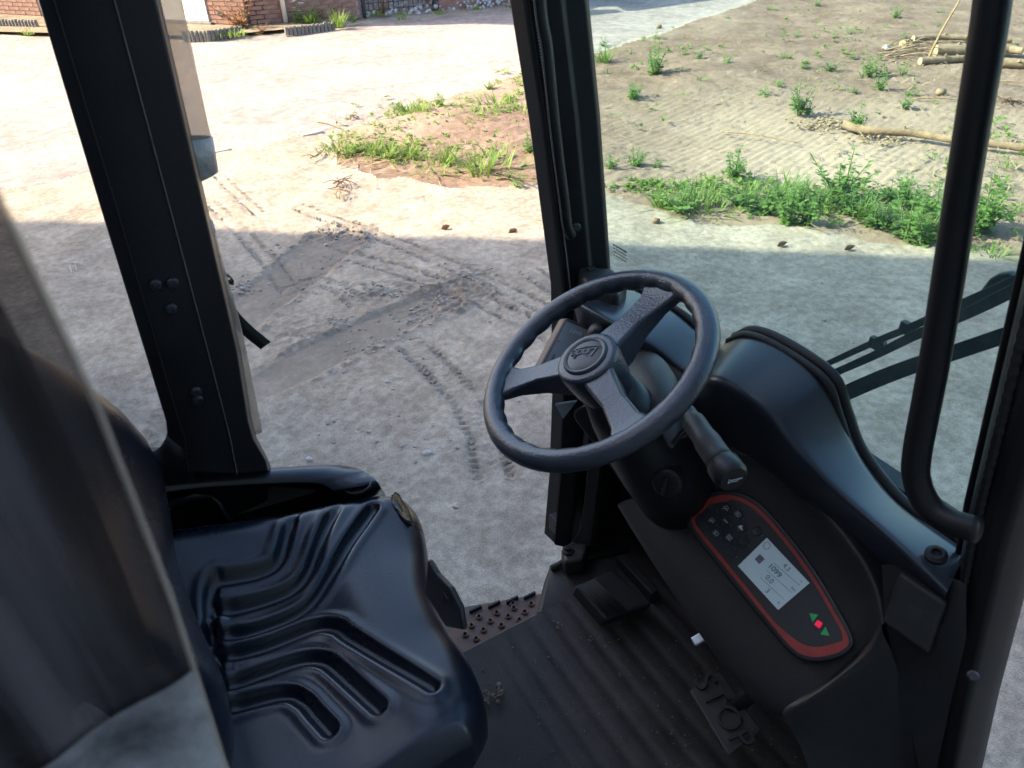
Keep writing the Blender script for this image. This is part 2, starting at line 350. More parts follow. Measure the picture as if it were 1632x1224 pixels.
def fan():
    rows = [.35]; 
    while rows[-1] < 140:
        f = rows[-1]
        rows.append(f+(.03 if f < 1.0 else .0125*max(1., (f/3.6))**1.5))
    t = np.linspace(-1.12, 1.12, 680)
    f = np.array(rows); Fm, Tm = np.meshgrid(f, t, indexing='ij'); Lm = Tm*(Fm+1.5)
    X = HH[0]*Fm+HR[0]*Lm; Y = HH[1]*Fm+HR[1]*Lm
    return Fm, Lm, X, Y
def tread(X, Y, poly, width, depth, pitch, seed, berm=.004):
    d, a, s, L = polydist(X, Y, poly)
    n = vnoise(X*9, Y*9, seed)
    cov = sstep(.12, .5, fbm(X*2.2, Y*2.2, 3, seed+3))*sstep(0, .12, a)*sstep(0, .12, L-a)
    inside = sstep(width*.55, width*.42, d)
    rowm = np.exp(-((np.abs(s)-width*.36)/(width*.10))**2)+.35*np.exp(-(s/(width*.12))**2)
    lug = rowm*sstep(.0, .5, np.sin((a+np.abs(s)*.5)*2*math.pi/(pitch*.62)+n*2.2))*(.4+1.2*vnoise(X*31, Y*31, seed+9))
    edge = np.exp(-((np.abs(s)-width*.5)/.014)**2)
    return cov*(-depth*inside*lug+berm*edge*(.4+n)-depth*.25*inside)
TRACKS = ((G2((470, 325), (600, 372), (720, 425), (900, 505)), .15), (G2((525, 400), (640, 432), (760, 475), (900, 545)), .17), (G2((650, 550), (690, 580), (745, 640), (775, 700), (790, 780)), .19), (G2((330, 318), (375, 355), (440, 430)), .13), (G2((300, 235), (370, 300), (420, 345)), .12), (G2((840, 430), (900, 470), (960, 540)), .16), (G2((500, 445), (540, 460), (575, 490)), .14))
def yard_relief(X, Y):
    z = (fbm(X*.8, Y*.8, 3, 1)-.5)*.05+(fbm(X*5, Y*5, 3, 2)-.5)*.012+(fbm(X*22, Y*22, 3, 5)-.5)*.0085+(fbm(X*60, Y*60, 2, 9)-.5)*.004
    soil = np.zeros(X.shape)
    # scraped wheel ruts with crumbled rims
    for mid, w, endm, seed in ((G2((300, 665), (405, 617), (560, 540), (702, 481)), .30, .16, 21), (G2((330, 545), (395, 490), (470, 440), (530, 385)), .40, .14, 33)):
        d, a, s, L = polydist(X, Y, mid)
        w2 = w*.5+(vnoise(X*3, Y*3, seed)-.5)*.05
        ins = sstep(w2, w2-.04, d)
        z = z*(1-.85*ins)-.012*ins
        lump = fbm(X*46, Y*46, 3, seed+1)
        rim = np.exp(-((d-w2-.015)/.030)**2)*sstep(.40, .62, fbm(X*4, Y*4, 2, seed+2)+.12)
        z = z+rim*(.003+.040*np.clip(lump-.40, 0, 1))
        end = np.exp(-((a-L)/.07)**2)*sstep(w*.75, w*.5, np.abs(s))*(d < .35)
        z = z+end*.05*np.clip(lump-.36, 0, 1)
        soil = np.maximum(soil, ins*(.35+.5*fbm(X*6, Y*6, 3, seed+5)))
        soil = np.maximum(soil, .75*np.clip(rim*1.2+end, 0, 1)*sstep(.35, .6, lump))
    # crumbs beside the ruts
    for c, r in ((gnd(590, 470), .16), (gnd(540, 372), .22), (gnd(640, 462), .2), (gnd(480, 530), .2), (gnd(740, 440), .22), (gnd(385, 460), .18), (gnd(690, 500), .16)):
        b = np.exp(-((X-c[0])**2+(Y-c[1])**2)/(r*r)); lump = fbm(X*44, Y*44, 3, 77)
        z = z+b*.035*np.clip(lump-.47, 0, 1); soil = np.maximum(soil, b*.8*sstep(.47, .6, lump))
    for poly, w, dp, pt, sd in ((G2((470, 325), (600, 372), (720, 425), (900, 505)), .15, .017, .052, 41), (G2((525, 400), (640, 432), (760, 475), (900, 545)), .17, .017, .055, 42),
                                (G2((640, 540), (690, 580), (745, 640), (775, 700), (790, 780)), .20, .018, .062, 43), (G2((320, 310), (375, 355), (440, 430), (470, 470)), .15, .015, .05, 44),
                                (G2((430, 470), (520, 440), (560, 470)), .15, .012, .05, 45), (G2((1000, 470), (1250, 480), (1632, 500)), .2, .006, .06, 46),
                                (G2((320, 245), (370, 300), (420, 345)), .15, .012, .05, 47), (G2((840, 430), (900, 470), (960, 540), (1000, 640)), .18, .010, .06, 48)):
        z = z+tread(X, Y, poly, w, dp, pt, sd)
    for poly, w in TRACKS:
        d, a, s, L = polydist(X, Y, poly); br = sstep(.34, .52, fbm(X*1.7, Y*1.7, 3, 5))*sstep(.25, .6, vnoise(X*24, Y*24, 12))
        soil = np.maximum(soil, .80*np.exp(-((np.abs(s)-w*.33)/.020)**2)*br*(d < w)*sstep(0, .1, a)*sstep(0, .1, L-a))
    return z, soil
def build_ground():
    Fm, Lm, X, Y = fan()
    jit = (fbm(X*2.5, Y*2.5, 3, 61)-.5)*.35
    road = inpoly(X+jit*.75, Y+jit*.75, ROAD_POLY); field = inpoly(X+jit, Y+jit, FIELD_POLY)&~road
    near = Fm < 11
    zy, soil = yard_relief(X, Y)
    # field: raked ridges running parallel, softer soil
    a, b = gnd(1075, 190), gnd(1262, 112); dr = unit((b-a)[:2]); nr = V(-dr[1], dr[0])
    q = X*nr[0]+Y*nr[1]+(fbm(X*.9, Y*.9, 2, 71)-.5)*.035
    rk = sstep(.35, .6, fbm(X*.35, Y*.35, 2, 72)+.15); a2 = gnd(1150, 180)
    rk = np.maximum(rk*.5, np.exp(-(((X-a2[0])/2.0)**2+((Y-a2[1])/2.2)**2)))
    zf = (fbm(X*.6, Y*.6, 3, 3)-.5)*.12+rk*np.sin(q*2*math.pi/.075)*.0065+(fbm(X*14, Y*14, 3, 6)-.5)*.020*(1-.5*rk)+(fbm(X*45, Y*45, 2, 8)-.5)*.008
    zf = zf+np.exp(-((X-gnd(700, 230)[0])**2+(Y-gnd(700, 230)[1])**2)/1.2)*.02+(fbm(X*30, Y*30, 3, 15)-.5)*.02
    sf = sstep(.50, .68, fbm(X*.55, Y*.55, 4, 81))*.45
    c1 = gnd(1330, 260); sf = np.maximum(sf, .85*np.exp(-(((X-c1[0])/1.8)**2+((Y-c1[1])/1.5)**2))); sf = np.maximum(sf, .7*np.exp(-(((X-a2[0])/1.2)**2+((Y-a2[1]+.4)/1.0)**2)))
    zr = (fbm(X*.5, Y*.5, 2, 4)-.5)*.03+(fbm(X*12, Y*12, 2, 7)-.5)*.004
    de = polydist(X, Y, FIELD_POLY+FIELD_POLY[:1])[0]; bl = sstep(0, .25, de)
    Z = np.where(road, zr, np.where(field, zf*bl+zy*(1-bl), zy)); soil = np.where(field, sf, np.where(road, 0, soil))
    Z = Z*np.where(Fm > 30, .3, 1)
    n, m = X.shape; idx = np.arange(n*m).reshape(n, m)
    quads = np.stack([idx[:-1, :-1], idx[1:, :-1], idx[1:, 1:], idx[:-1, 1:]], -1).reshape(-1, 4)
    zone = np.where(road, 1, np.where(field, 2, 0))[:-1, :-1].reshape(-1)
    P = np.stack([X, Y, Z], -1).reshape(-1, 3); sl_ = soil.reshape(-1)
    for k, nm, mt in ((0, 'ground', M_yard), (1, 'road', M_road), (2, 'field', M_field)):
        qk = quads[zone == k]; u, inv = np.unique(qk, return_inverse=True); inv = inv.reshape(-1)
        me = bpy.data.meshes.new(nm); me.vertices.add(len(u)); me.vertices.foreach_set('co', P[u].ravel().astype(np.float32))
        me.loops.add(len(inv)); me.loops.foreach_set('vertex_index', inv.astype(np.int32))
        me.polygons.add(len(qk)); me.polygons.foreach_set('loop_start', np.arange(0, len(inv), 4, dtype=np.int32))
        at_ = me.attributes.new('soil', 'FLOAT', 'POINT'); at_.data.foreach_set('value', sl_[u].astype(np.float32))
        me.update(calc_edges=True); me.polygons.foreach_set('use_smooth', [True]*len(qk)); me.validate()
        o = finish(nm, me, mt); tag(o, kind='structure')
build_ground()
def ground_z(P):
    X = np.array([[p[0] for p in P]]); Y = np.array([[p[1] for p in P]]); return yard_relief(X, Y)[0][0]
tl = MB(); RT = random.Random(31); items = []
for poly, w in TRACKS:
    pts = resample([(*p, 0) for p in poly], 2000); L_ = sum(np.linalg.norm(pts[i+1]-pts[i]) for i in range(1999)); n = int(L_/.034)
    for k in range(n):
        i = int(k/n*1990); t = unit(pts[i+8]-pts[i]); sd = V(-t[1], t[0], 0)
        if fbm(np.array([pts[i][0]*1.7]), np.array([pts[i][1]*1.7]), 3, 5)[0] < .36: continue
        for sg in (-1, 1):
            if RT.random() < .16: continue
            items.append((pts[i]+sd*sg*w*.33+t*RT.uniform(-.006, .006), unit(sd+t*sg*.55), w*RT.uniform(.08, .16), RT.uniform(.006, .012)))
zs_ = ground_z([i[0] for i in items])
for (c, d, l, h), z in zip(items, zs_):
    nn = V(-d[1], d[0], 0); c = V(c[0], c[1], z-.003)
    tl.add([c-d*l-nn*.012, c+d*l-nn*.010, c+d*l*.8+nn*.002+V(0, 0, h*.8), c-d*l*.85+V(0, 0, h), c-d*l+nn*.010, c+d*l*1.05+nn*.009], [(0, 1, 2, 3), (3, 2, 5, 4), (0, 3, 4), (1, 5, 2), (0, 4, 5, 1)])
tag(tl.build('tyre_tread_marks', M_yard, smooth=False), 'lugs of tyre tread pressed into the shaded sand', 'tyre tracks', kind='stuff')
b = MB(); b.add([(-400, -400, -.09), (400, -400, -.09), (400, 400, -.09), (-400, 400, -.09)], [(0, 1, 2, 3)])
tag(b.build('terrain', M_yard), kind='structure')

# edge row of pavers laid bare along the near side of the road
M_paver = mat('clinker', (.42, .34, .31), .9, var=.25, vscale=9, bump=.5, bscale=120)
road_o = bpy.data.objects['road']
pav_me = None; rp = random.Random(4)
for (p0, p1) in (((330, 245), (500, 213)), ((500, 213), (565, 196)), ((20, 290), (110, 275))):
    A, B = gnd(*p0), gnd(*p1); d = B-A; Ln = np.linalg.norm(d); d = d/Ln; nrm = V(-d[1], d[0], 0)
    k = 0.0
    while k < Ln-.1:
        if rp.random() < .62:
            if pav_me is None:
                o = MB().box((0, 0, 0), (.205, .066, .06)).build('edge_paver', M_paver, road_o, bevel=.004, seg=1); pav_me = o.data
            else:
                o = bpy.data.objects.new('edge_paver', pav_me); COL.objects.link(o); o.parent = road_o
                mm = o.modifiers.new('bevel', 'BEVEL'); mm.width = .004; mm.segments = 1
            c = A+d*(k+.1)+nrm*rp.uniform(-.01, .01); o.location = (c[0], c[1], -.012+rp.uniform(-.008, .006)); o.rotation_euler = (rp.uniform(-.03, .03), rp.uniform(-.03, .03), math.atan2(d[1], d[0])+rp.uniform(-.03, .03))
        k += .216

# ------------------------------------------------------------------ brick house across the road
M_brick = mat('brick', (.27, .155, .12), .9, var=.35, vscale=5, bump=.5, bscale=90, coords='Object')
M_mortar = mat('mortar', (.36, .31, .27), .95, bump=.4, bscale=90)
M_white = mat('white_paint', (.80, .80, .79), .45, var=.05, vscale=3)
M_dark = mat('dark_grille', (.03, .03, .035), .6)
M_tile = mat('roof_tile', (.22, .09, .06), .8, var=.3, vscale=6)
M_conc = mat('concrete_edging', (.20, .19, .175), .9, var=.35, vscale=12, bump=.6, bscale=80)
def brickwall_mat():
    m = bpy.data.materials.new('brick_courses'); m.use_nodes = True; N = m.node_tree.nodes; L = m.node_tree.links; p = N['Principled BSDF']; p.inputs['Roughness'].default_value = .9
    tc = N.new('ShaderNodeTexCoord'); bt = N.new('ShaderNodeTexBrick'); mp = N.new('ShaderNodeMapping'); mp.inputs['Rotation'].default_value = (math.pi/2, 0, 0)
    L.new(tc.outputs['Object'], mp.inputs[0]); L.new(mp.outputs[0], bt.inputs['Vector'])
    for k, v in (('Scale', 1), ('Brick Width', .222), ('Row Height', .0625), ('Mortar Size', .006)): bt.inputs[k].default_value = v
    bt.inputs['Color1'].default_value = (.30, .135, .095, 1); bt.inputs['Color2'].default_value = (.24, .10, .075, 1); bt.inputs['Mortar'].default_value = (.36, .31, .27, 1)
    L.new(bt.outputs[0], p.inputs['Base Color']); bp = N.new('ShaderNodeBump'); bp.inputs['Distance'].default_value = -.006; L.new(bt.outputs['Fac'], bp.inputs['Height']); L.new(bp.outputs[0], p.inputs['Normal'])
    return m
M_courses = brickwall_mat()
HC = gnd(396, 47); HL = gnd(-200, 18); HRt = gnd(560, 31)
for q in (HC, HL, HRt): q[2] = 0
dL = unit(HL-HC); dR = unit(HRt-HC)
house = empty('brick_house', HC); tag(house, 'red brick house with white door across the dusty road', 'house')
def hp(d, s, out, z):   # a point on a facade: along it, outwards, up (relative to the house corner)
    n = V(d[1], -d[0], 0); 
    if n@(CO-HC) < 0: n = -n
    return d*s+n*out+V(0, 0, z)
HH_ = 2.75
def bulk(seg, d, s0, s1, z0, z1, o0, o1, mt, nm):
    pts = [hp(d, s0, o0, z0), hp(d, s1, o0, z0), hp(d, s1, o1, z0), hp(d, s0, o1, z0)]
    return MB().prism(pts, (0, 0, z1-z0)).build(nm, mt, house)
L1 = 16.0; L2 = 1.75; BRZ = 11*.0625
door0, door1 = None, None
def along(d, px, py=30):  # pixel column to distance along the facade line
    n = V(d[1], -d[0], 0); p = onpl(px, py, n, HC); return (p-HC)@d
ds1, ds0 = along(dL, 331, 20), along(dL, 272, 20)
wallL = bulk(0, dL, 0, L1, 0, HH_, -.012, -.3, M_mortar, 'wall'); wallR = bulk(0, dR, .3, L2, 0, HH_, -.012, -.3, M_mortar, 'wall')
for d, s0, s1 in ((dL, 0, L1), (dR, 0.012, L2)):
    o = MB().prism([(s0, 0, BRZ+.004), (s1, 0, BRZ+.004), (s1, .012, BRZ+.004), (s0, .012, BRZ+.004)], (0, 0, HH_-BRZ)).build('upper_brickwork', M_courses, house)
    n = hp(d, 0, 1, 0); ang = math.atan2(d[1], d[0]); o.rotation_euler = (0, 0, ang)
    if (V(-d[1], d[0], 0)@n) < 0: o.scale = (1, -1, 1)
    o.location = tuple(-n*.012)
bk_me = None
def bricks(d, s0, s1, skip=()):
    global bk_me
    n = hp(d, 0, 1, 0)
    for r in range(11):
        s = s0-(.111 if r % 2 else 0)
        while s < s1:
            a, e = max(s, s0), min(s+.21, s1); c = (a+e)/2
            if e-a > .04 and not any(k0-.02 < c < k1+.02 for k0, k1 in skip):
                if bk_me is None:
                    o = MB().box((0, 0, 0), (.21, .05, .0505)).build('brick', M_brick, house); bk_me = o.data
                else: o = bpy.data.objects.new('brick', bk_me); COL.objects.link(o); o.parent = house
                p = hp(d, c, -.022+rng.uniform(-.002, .002), .03+r*.0625); o.location = tuple(p); o.scale = ((e-a)/.21, 1, 1)
                o.rotation_euler = (0, 0, math.atan2(d[1], d[0]))
            s += .222
bricks(dL, 0, ds0+.15, [(ds1, ds0+.1)]); bricks(dR, .055, L2)
sL = along(dL, 62, 15); sL2 = along(dL, -40, 15)
bricks(dL, sL, min(sL2, sL+1.6))
dd = MB().prism([hp(dL, ds1, .02, .09), hp(dL, ds0+.3, .02, .09), hp(dL, ds0+.3, -.03, .09), hp(dL, ds1, -.03, .09)], (0, 0, 2.05)).build('door', M_white, house, bevel=.006)
MB().box(hp(dL, ds1+.09, .05, 1.05), (.10, .03, .03)).build('handle', M_bolt, dd, bevel=.004)
MB().prism([hp(dL, ds1-.06, .06, .0), hp(dL, ds0+.36, .06, .0), hp(dL, ds0+.36, -.03, .0), hp(dL, ds1-.06, -.03, .0)], (0, 0, .085)).build('door_sill', M_conc, house, bevel=.006)
vs = along(dL, 352, 24); vz = (onpl(352, 24, V(dL[1], -dL[0], 0), HC))[2]
vb = MB().box((0, 0, 0), (.10, .01, .05)).build('wall_vent', M_dark, house); vb.location = tuple(hp(dL, vs, .006, max(.2, vz))); vb.rotation_euler = (0, 0, math.atan2(dL[1], dL[0]))
ps = along(dR, 452, 20)
MB().tube([hp(dR, ps, .06, .06), hp(dR, ps, .06, 2.3)], .036, 12).build('downpipe', M_white, house, smooth=True)
rf = [hp(dL, -.25, .25, HH_), hp(dL, L1, .25, HH_), hp(dL, L1, -3, HH_+.45), hp(dL, -.25, -3, HH_+.45)]
MB().prism(rf, (0, 0, .12)).build('roof', M_tile, house)
bulk(0, dL, .0, L1, 0, HH_, -3.2, -3.5, M_mortar, 'wall')

# bed behind the edging, edging runs, fence, gravel bank
M_bed = soil_mat('bed_soil', (.24, .19, .13), (.36, .30, .21), (.3, .25, .2), 4, .9)
def strip(name, near, farp, z, m, kind='structure'):
    b = MB(); n = len(near); b.add([(p[0], p[1], z) for p in near]+[(p[0], p[1], z) for p in farp], [(i, i+1, n+i+1, n+i) for i in range(n-1)])
    return tag(b.build(name, m), kind=kind)
strip('planting_bed', G2((-300, 58), (0, 56), (330, 64), (395, 58), (540, 44)), G2((-300, 2), (0, 2), (330, 20), (395, 20), (540, 12)), .05, M_bed)
def edging(p0, p1, label, h=.15, fine=.06, tilt=0):
    A, B = gnd(*p0), gnd(*p1); d = B-A; Ln = np.linalg.norm(d); d = d/Ln
    e = empty('concrete_edging', A); tag(e, label, 'edging', 'low concrete edging of the planting bed')
    k = 0; me = None; ang = math.atan2(d[1], d[0])
    while k < Ln:
        if me is None: o = MB().lathe((0, 0, -.05), (0, 0, 1), [(.03, 0), (.03, h+.03), (.022, h+.05)], 8).build('palisade', M_conc, e, smooth=False); me = o.data
        else: o = bpy.data.objects.new('palisade', me); COL.objects.link(o); o.parent = e
        c = d*k; o.location = (c[0], c[1], rng.uniform(-.012, .008)); o.rotation_euler = (rng.uniform(-.04, .04)+tilt, rng.uniform(-.04, .04), ang)
        k += fine
edging((-20, 46), (64, 48), 'long palisade edging left of the wide black pillar')
edging((296, 67), (331, 66), 'short palisade edging beside the white door, nearest the pillar')
edging((334, 66), (388, 58), 'dark palisade edging right of the short run by the white door')
edging((458, 58), (532, 48), 'flat palisade edging under the white flowers', h=.12)
fA, fB = hp(dR, L2+.08, -.02, 0)+HC, hp(dR, L2+1.25, -.02, 0)+HC
fe = empty('mesh_fence', fA); tag(fe, 'dark wire mesh fence panel right of the brick wall', 'fence')
fd = unit(fB-fA)
for k in range(0, 15): MB().tube([fd*(k*.083)+V(0, 0, .05), fd*(k*.083)+V(0, 0, 1.6)], .006, 5).build('wire', M_dark, fe)
for k in range(0, 16): MB().tube([V(0, 0, .1+k*.1), fd*1.17+V(0, 0, .1+k*.1)], .006, 5).build('wire', M_dark, fe)
for k in (0, 1.2): MB().box(fd*k+V(0, 0, .82), (.05, .05, 1.64)).build('post', M_dark, fe)
M_hedge = mat('hedge_core', (.05, .055, .035), .95, var=.5, vscale=12)
# brick wing farther along the road, behind the gravel bank
wg0 = fB+dR*.1; wing = empty('brick_wing', wg0); tag(wing, 'shaded brick wing far along the road behind the pale gravel bank', 'house')
nW = hp(dR, 0, 1, 0)
o = MB().prism([V(0, 0, -.05), dR*2.6, dR*2.6-nW*4, -nW*4], (0, 0, 2.0)).build('wall', M_brick, wing)
MB().prism([V(-.2, -.2, 1.97)+nW*.2, dR*2.8+nW*.2+V(0, 0, 1.97), dR*2.8-nW*4+V(0, 0, 2.5), -nW*4+V(0, 0, 2.5)], (0, 0, .12)).build('roof', M_tile, wing)
gb = MB(); R2 = random.Random(12); gA, gB = gnd(640, 24), gnd(840, 6)
gd = unit(gB-gA); gl = np.linalg.norm(gB-gA)
for i in range(520):
    s, w = R2.uniform(-.6, gl+3), R2.uniform(0, .75); c = gA+gd*s+nW*(.1-w*.8)+V(0, 0, .02+w*.28)
    gb.blob(c, R2.uniform(.014, .034), i, 5, .25)
M_grav = mat('pale_gravel', (.42, .42, .43), .9, var=.4, vscale=15)
tag(gb.build('gravel_bank', M_grav), 'bank of pale grey stones below the far brick wing', 'gravel', kind='stuff')

# tall storage hall at the photographer's back left, whose eave shades the yard
pA, pB = gnd(50, 352), gnd(1632, 415); ed = unit((pB-pA)*V(1, 1, 0)); en = V(-ed[1], ed[0], 0)
if en@HH < 0: en = -en
HALL_H = 7.0
shv = -SUNV/SUNV[2]*HALL_H            # ground offset of the eave's shadow
corner = pA-V(shv[0], shv[1], 0); corner[2] = 0
# slide along the eave so that the corner keeps clear of the view
corner = corner-ed*((corner@ed)-(-4.3))
M_hall = mat('hall_cladding', (.25, .27, .26), .6, var=.1, vscale=2)
hall = empty('storage_hall', corner); tag(hall, 'tall grey clad storage hall outside the picture on the left', 'hall')
MB().prism([V(0, 0, -.05), -ed*24, -ed*24-en*16, -en*16], (0, 0, HALL_H)).build('wall', M_hall, hall)
wg = -corner-HH*1.1; wg[2] = 0
MB().prism([wg-HR*3.4+V(0, 0, -.05), wg+HR*9, wg+HR*9-HH*8, wg-HR*3.4-HH*8], (0, 0, 6.2)).build('sky_block_wing', M_hall, hall)  # unseen wing added behind the camera to block sky and darken the cab
MB().prism([V(0, 0, HALL_H-.04)+ed*.05, -ed*24+V(0, 0, HALL_H-.04), -ed*24-en*16+V(0, 0, HALL_H-.04), -en*16+V(0, 0, HALL_H-.04)+ed*.05], (0, 0, .04)).build('roof', M_tile, hall)

# ------------------------------------------------------------------ forklift truck (driver looks along +X, left is +Y)
FL = 0.80                                   # cab floor height
truck = empty('forklift', (0.3, 0.6, 0)); tag(truck, 'black interior of a forklift cab with seat and steering wheel', 'forklift')
TO = V(0.3, 0.6, 0)
_build = MB.build
def tb(mb, name, m, parent=None, **k):       # build in truck space; parts of parts keep the same origin
    o = _build(mb, name, m, None, **k)
    o.data.transform(Matrix.Translation(Vector(-TO))) ; o.parent = parent if parent else truck
    return o
def ttext(txt, size, o, ux, uy, m, parent, **k):
    return text_obj(txt, size, V(*o)-TO, ux, uy, m, parent, **k)
WSN = V(1, 0, .16)
def ws(px, py, off=0.): return onpl(px, py, WSN, (.80+off, 0, 1.45))
def xws(z): return .80-.16*(z-1.45)

# --- chassis under the cab, floor, step
tb(MB().prism([(-1.3, .30, .35), (.52, .30, .35), (.52, .80, .35), (-1.3, .80, .35)], (0, 0, .43)), 'chassis', M_steel, bevel=.02)
tb(MB().prism([(.535, .12, .35), (.95, .12, .35), (.95, .92, .35), (.63, .92, .35), (.545, .83, .35)], (0, 0, .42)), 'front_frame', M_steel, bevel=.01)
rows = []
ys = np.linspace(.05, .835, 14)
def matz(x, y):
    q = sstep(.39, .41, x)*sstep(.80, .785, y)
    return FL-.0030*q*sstep(.18, .46, abs(((x-.40)/.047) % 1-.5))+.001*math.sin(y*11+x*7)
xs = np.arange(-.28, .905, .0052)
for x in xs: rows.append([(x, y, float(matz(x, y))) for y in ys])
fm = MB().grid(rows)
fm.grid([[(x, .835, float(matz(x, .835))), (x, .846, FL-.012), (x, .848, FL-.05)] for x in np.arange(-.28, .54, .01)])
ex = [(.530, .835), (.585, .893), (.618, .922), (.66, .93), (.9, .93)]
fm.grid([[(x, .833, FL) for x in (.530, .585, .618, .66, .9)], [(x, y, FL+.002) for x, y in ex], [(x-.008, y+.008, FL-.006) for x, y in ex], [(x-.010, y+.011, FL-.10) for x, y in ex], [(x-.010, y+.011, FL-.34) for x, y in ex]])
floor_o = tb(fm, 'floor_mat', M_mat, smooth=True)
# raised lip at the front left of the mat
tb(MB().tube([at(878, 906, Z=FL+.008), at(895, 897, Z=FL+.010), at(935, 889, Z=FL+.008), at(1000, 876, Z=FL+.006)], .007, 8), 'mat_lip', M_rubber, smooth=True)
sz = .50
stp = [at(735, 1045, Z=sz), at(868, 1000, Z=sz), at(868, 948, Z=sz), at(735, 972, Z=sz)]
stp[0][1] = stp[1][1] = .86
stp[0][0] = .30; stp[2] = V(.70, 1.072, sz); stp[3] = V(.30, 1.212, sz); stp[1][0] = .70
step = tb(MB().prism(stp, (0, 0, -.012)), 'step_plate', M_rust, label='rusty studded entry step below the floor mat')
hole = None
for i, (zx, zy) in enumerate([(768, 526), (850, 507), (930, 485), (1010, 465), (733, 566), (820, 545), (903, 523), (980, 503), (703, 608), (788, 587), (872, 565), (955, 540), (755, 628), (925, 465)]):
    c = at(500+zx/2.914, 804+zy/2.914, Z=sz)
    if hole is None:
        hole = tb(MB().lathe(c, (0, 0, 1), [(.0085, -.002), (.0085, .006), (.0055, .008), (.004, .006), (.004, -.002)], 12), 'grip_stud', M_rust, step, smooth=False); h0 = c
    else:
        o = bpy.data.objects.new('grip_stud', hole.data); COL.objects.link(o); o.parent = step; o.location = tuple(c-h0)
for zx, zy in ((752, 493), (838, 472), (922, 450), (1003, 430)):
    c = at(500+zx/2.914, 804+zy/2.914, Z=sz)
    tb(MB().box(c+V(0, 0, .005), (.035, .006, .014)), 'edge_tooth', M_steel, step, bevel=.001)

# --- pedals
A, B, C_, D_ = at(917, 934, Z=FL+.075), at(975, 908, Z=FL+.065), at(1040, 962, Z=FL+.05), at(965, 988, Z=FL+.05)
nrm = unit(np.cross(B-A, D_-A)); nrm = nrm if nrm[2] > 0 else -nrm
acc = tb(MB().prism([A, B, C_, D_], -nrm*.035), 'accelerator_pedal', M_rubber, bevel=.005)
for k in range(9):
    t = .08+k*.055; p, q = A+(D_-A)*.02+(B-A)*t*1.0, D_+(A-D_)*.02+(C_-D_)*t*1.0
    if k < 8: tb(MB().tube([p+(q-p)*.04+nrm*.001, p+(q-p)*.96+nrm*.001], .0022, 6), 'tread_rib', M_rubber, acc, smooth=True)
tb(MB().box(at(1015, 920, Z=FL+.02), (.02, .12, .03)), 'pedal_hinge', M_rubber, acc, bevel=.003)
# brake pedal with raised letters
bz = FL+.12
BP = [at(1098, 1100, Z=bz), at(1148, 1068, Z=bz+.012), at(1212, 1160, Z=bz+.012), at(1160, 1204, Z=bz)]
nb = unit(np.cross(BP[1]-BP[0], BP[3]-BP[0])); nb = nb if nb[2] > 0 else -nb
brk = tb(MB().prism(BP, -nb*.012), 'brake_pedal', M_shroud, bevel=.004)
cen = sum(BP)/4
ttext('STOP', .057, cen+nb*.002-(BP[1]-BP[0])*.05, BP[3]-BP[0], BP[1]-BP[0], M_rubber, brk, ext=.003)
tb(MB().tube([cen-nb*.015, cen+V(.10, -.02, .05), cen+V(.20, -.03, .25)], .014, 8), 'pedal_arm', M_steel, brk, smooth=True)
# chrome tipped lever end between mat and console
l0 = at(1118, 1018, Z=FL+.10)
lv = tb(MB().box(l0, (.036, .020, .016), ([.82, -.25, .52], [.25, .97, .05], [-.5, .1, .86])), 'release_lever', M_chrome, bevel=.004)
tb(MB().tube([l0+V(.012, -.004, .006), l0+V(.10, -.03, .05)], .007, 8), 'lever_arm', M_steel, lv, smooth=True)

tb(MB().prism([(.69, .955, .70), (.90, .955, .70), (.90, .955, 1.30), (.735, .955, 1.30)], (0, .02, 0)), 'side_plate', M_steel, bevel=.003)
# --- kick panel and firewall
tb(MB().prism([(.845, .21, FL-.02), (.845, 1.0, FL-.02), (.845, 1.0, 1.36), (.845, .24, 1.36)], (.03, 0, 0)), 'firewall', M_steel)
kp = [at(957, 766, X=.800), at(1062, 920, X=.80), at(1150, 1056, X=.80), at(1262, 1214, X=.80)]
tb(MB().tube(kp, .004, 6), 'kick_panel_edge', M_pale, smooth=True)
tb(MB().grid([kp, [p+V(.01, 0, .08) for p in kp], [V(.84, p[1], 1.30) for p in kp]]), 'kick_panel', M_steel, solid=.006)

# --- dashboard top with hump along the windscreen
R0 = [ws(948, 440), ws(990, 452), ws(1040, 474), ws(1090, 505), ws(1122, 540), ws(1145, 556), ws(1163, 540), ws(1195, 529), ws(1250, 552), ws(1318, 601), ws(1340, 655), ws(1362, 715), ws(1400, 770), ws(1440, 812), ws(1490, 845), ws(1540, 880)]
R1px = [(912, 480, 1.46), (955, 505, 1.47), (1000, 530, 1.46), (1040, 552, 1.45), (1072, 580, 1.43), (1105, 605, 1.43), (1125, 606, 1.46), (1146, 608, 1.475), (1190, 634, 1.475), (1225, 660, 1.465), (1250, 700, 1.44), (1290, 742, 1.415), (1335, 788, 1.395), (1395, 838, 1.385), (1445, 884, 1.38), (1508, 946, 1.37)]
R1 = [at(x, y, Z=z) for x, y, z in R1px]
def drop(p, dx, dz): return p+V(dx, 0, dz)
Rm = [(a+b)/2+V(0, 0, .005) for a, b in zip(R0, R1)]
rows = [[p+V(.02, 0, -.12) for p in R0], [p+V(.012, 0, -.02) for p in R0], R0, [a*.93+b*.07+V(0, 0, .003) for a, b in zip(R0, R1)], Rm, [a*.12+b*.88+V(0, 0, .004) for a, b in zip(R0, R1)], [a*.03+b*.97+V(0, 0, .002) for a, b in zip(R0, R1)], [drop(p, .001, -.005) for p in R1],
        [drop(p, .006, -.02) for p in R1], [drop(p, .02, -.07) for p in R1], [drop(p, .05, -.13) for p in R1], [drop(p, .08, -.20) for p in R1]]
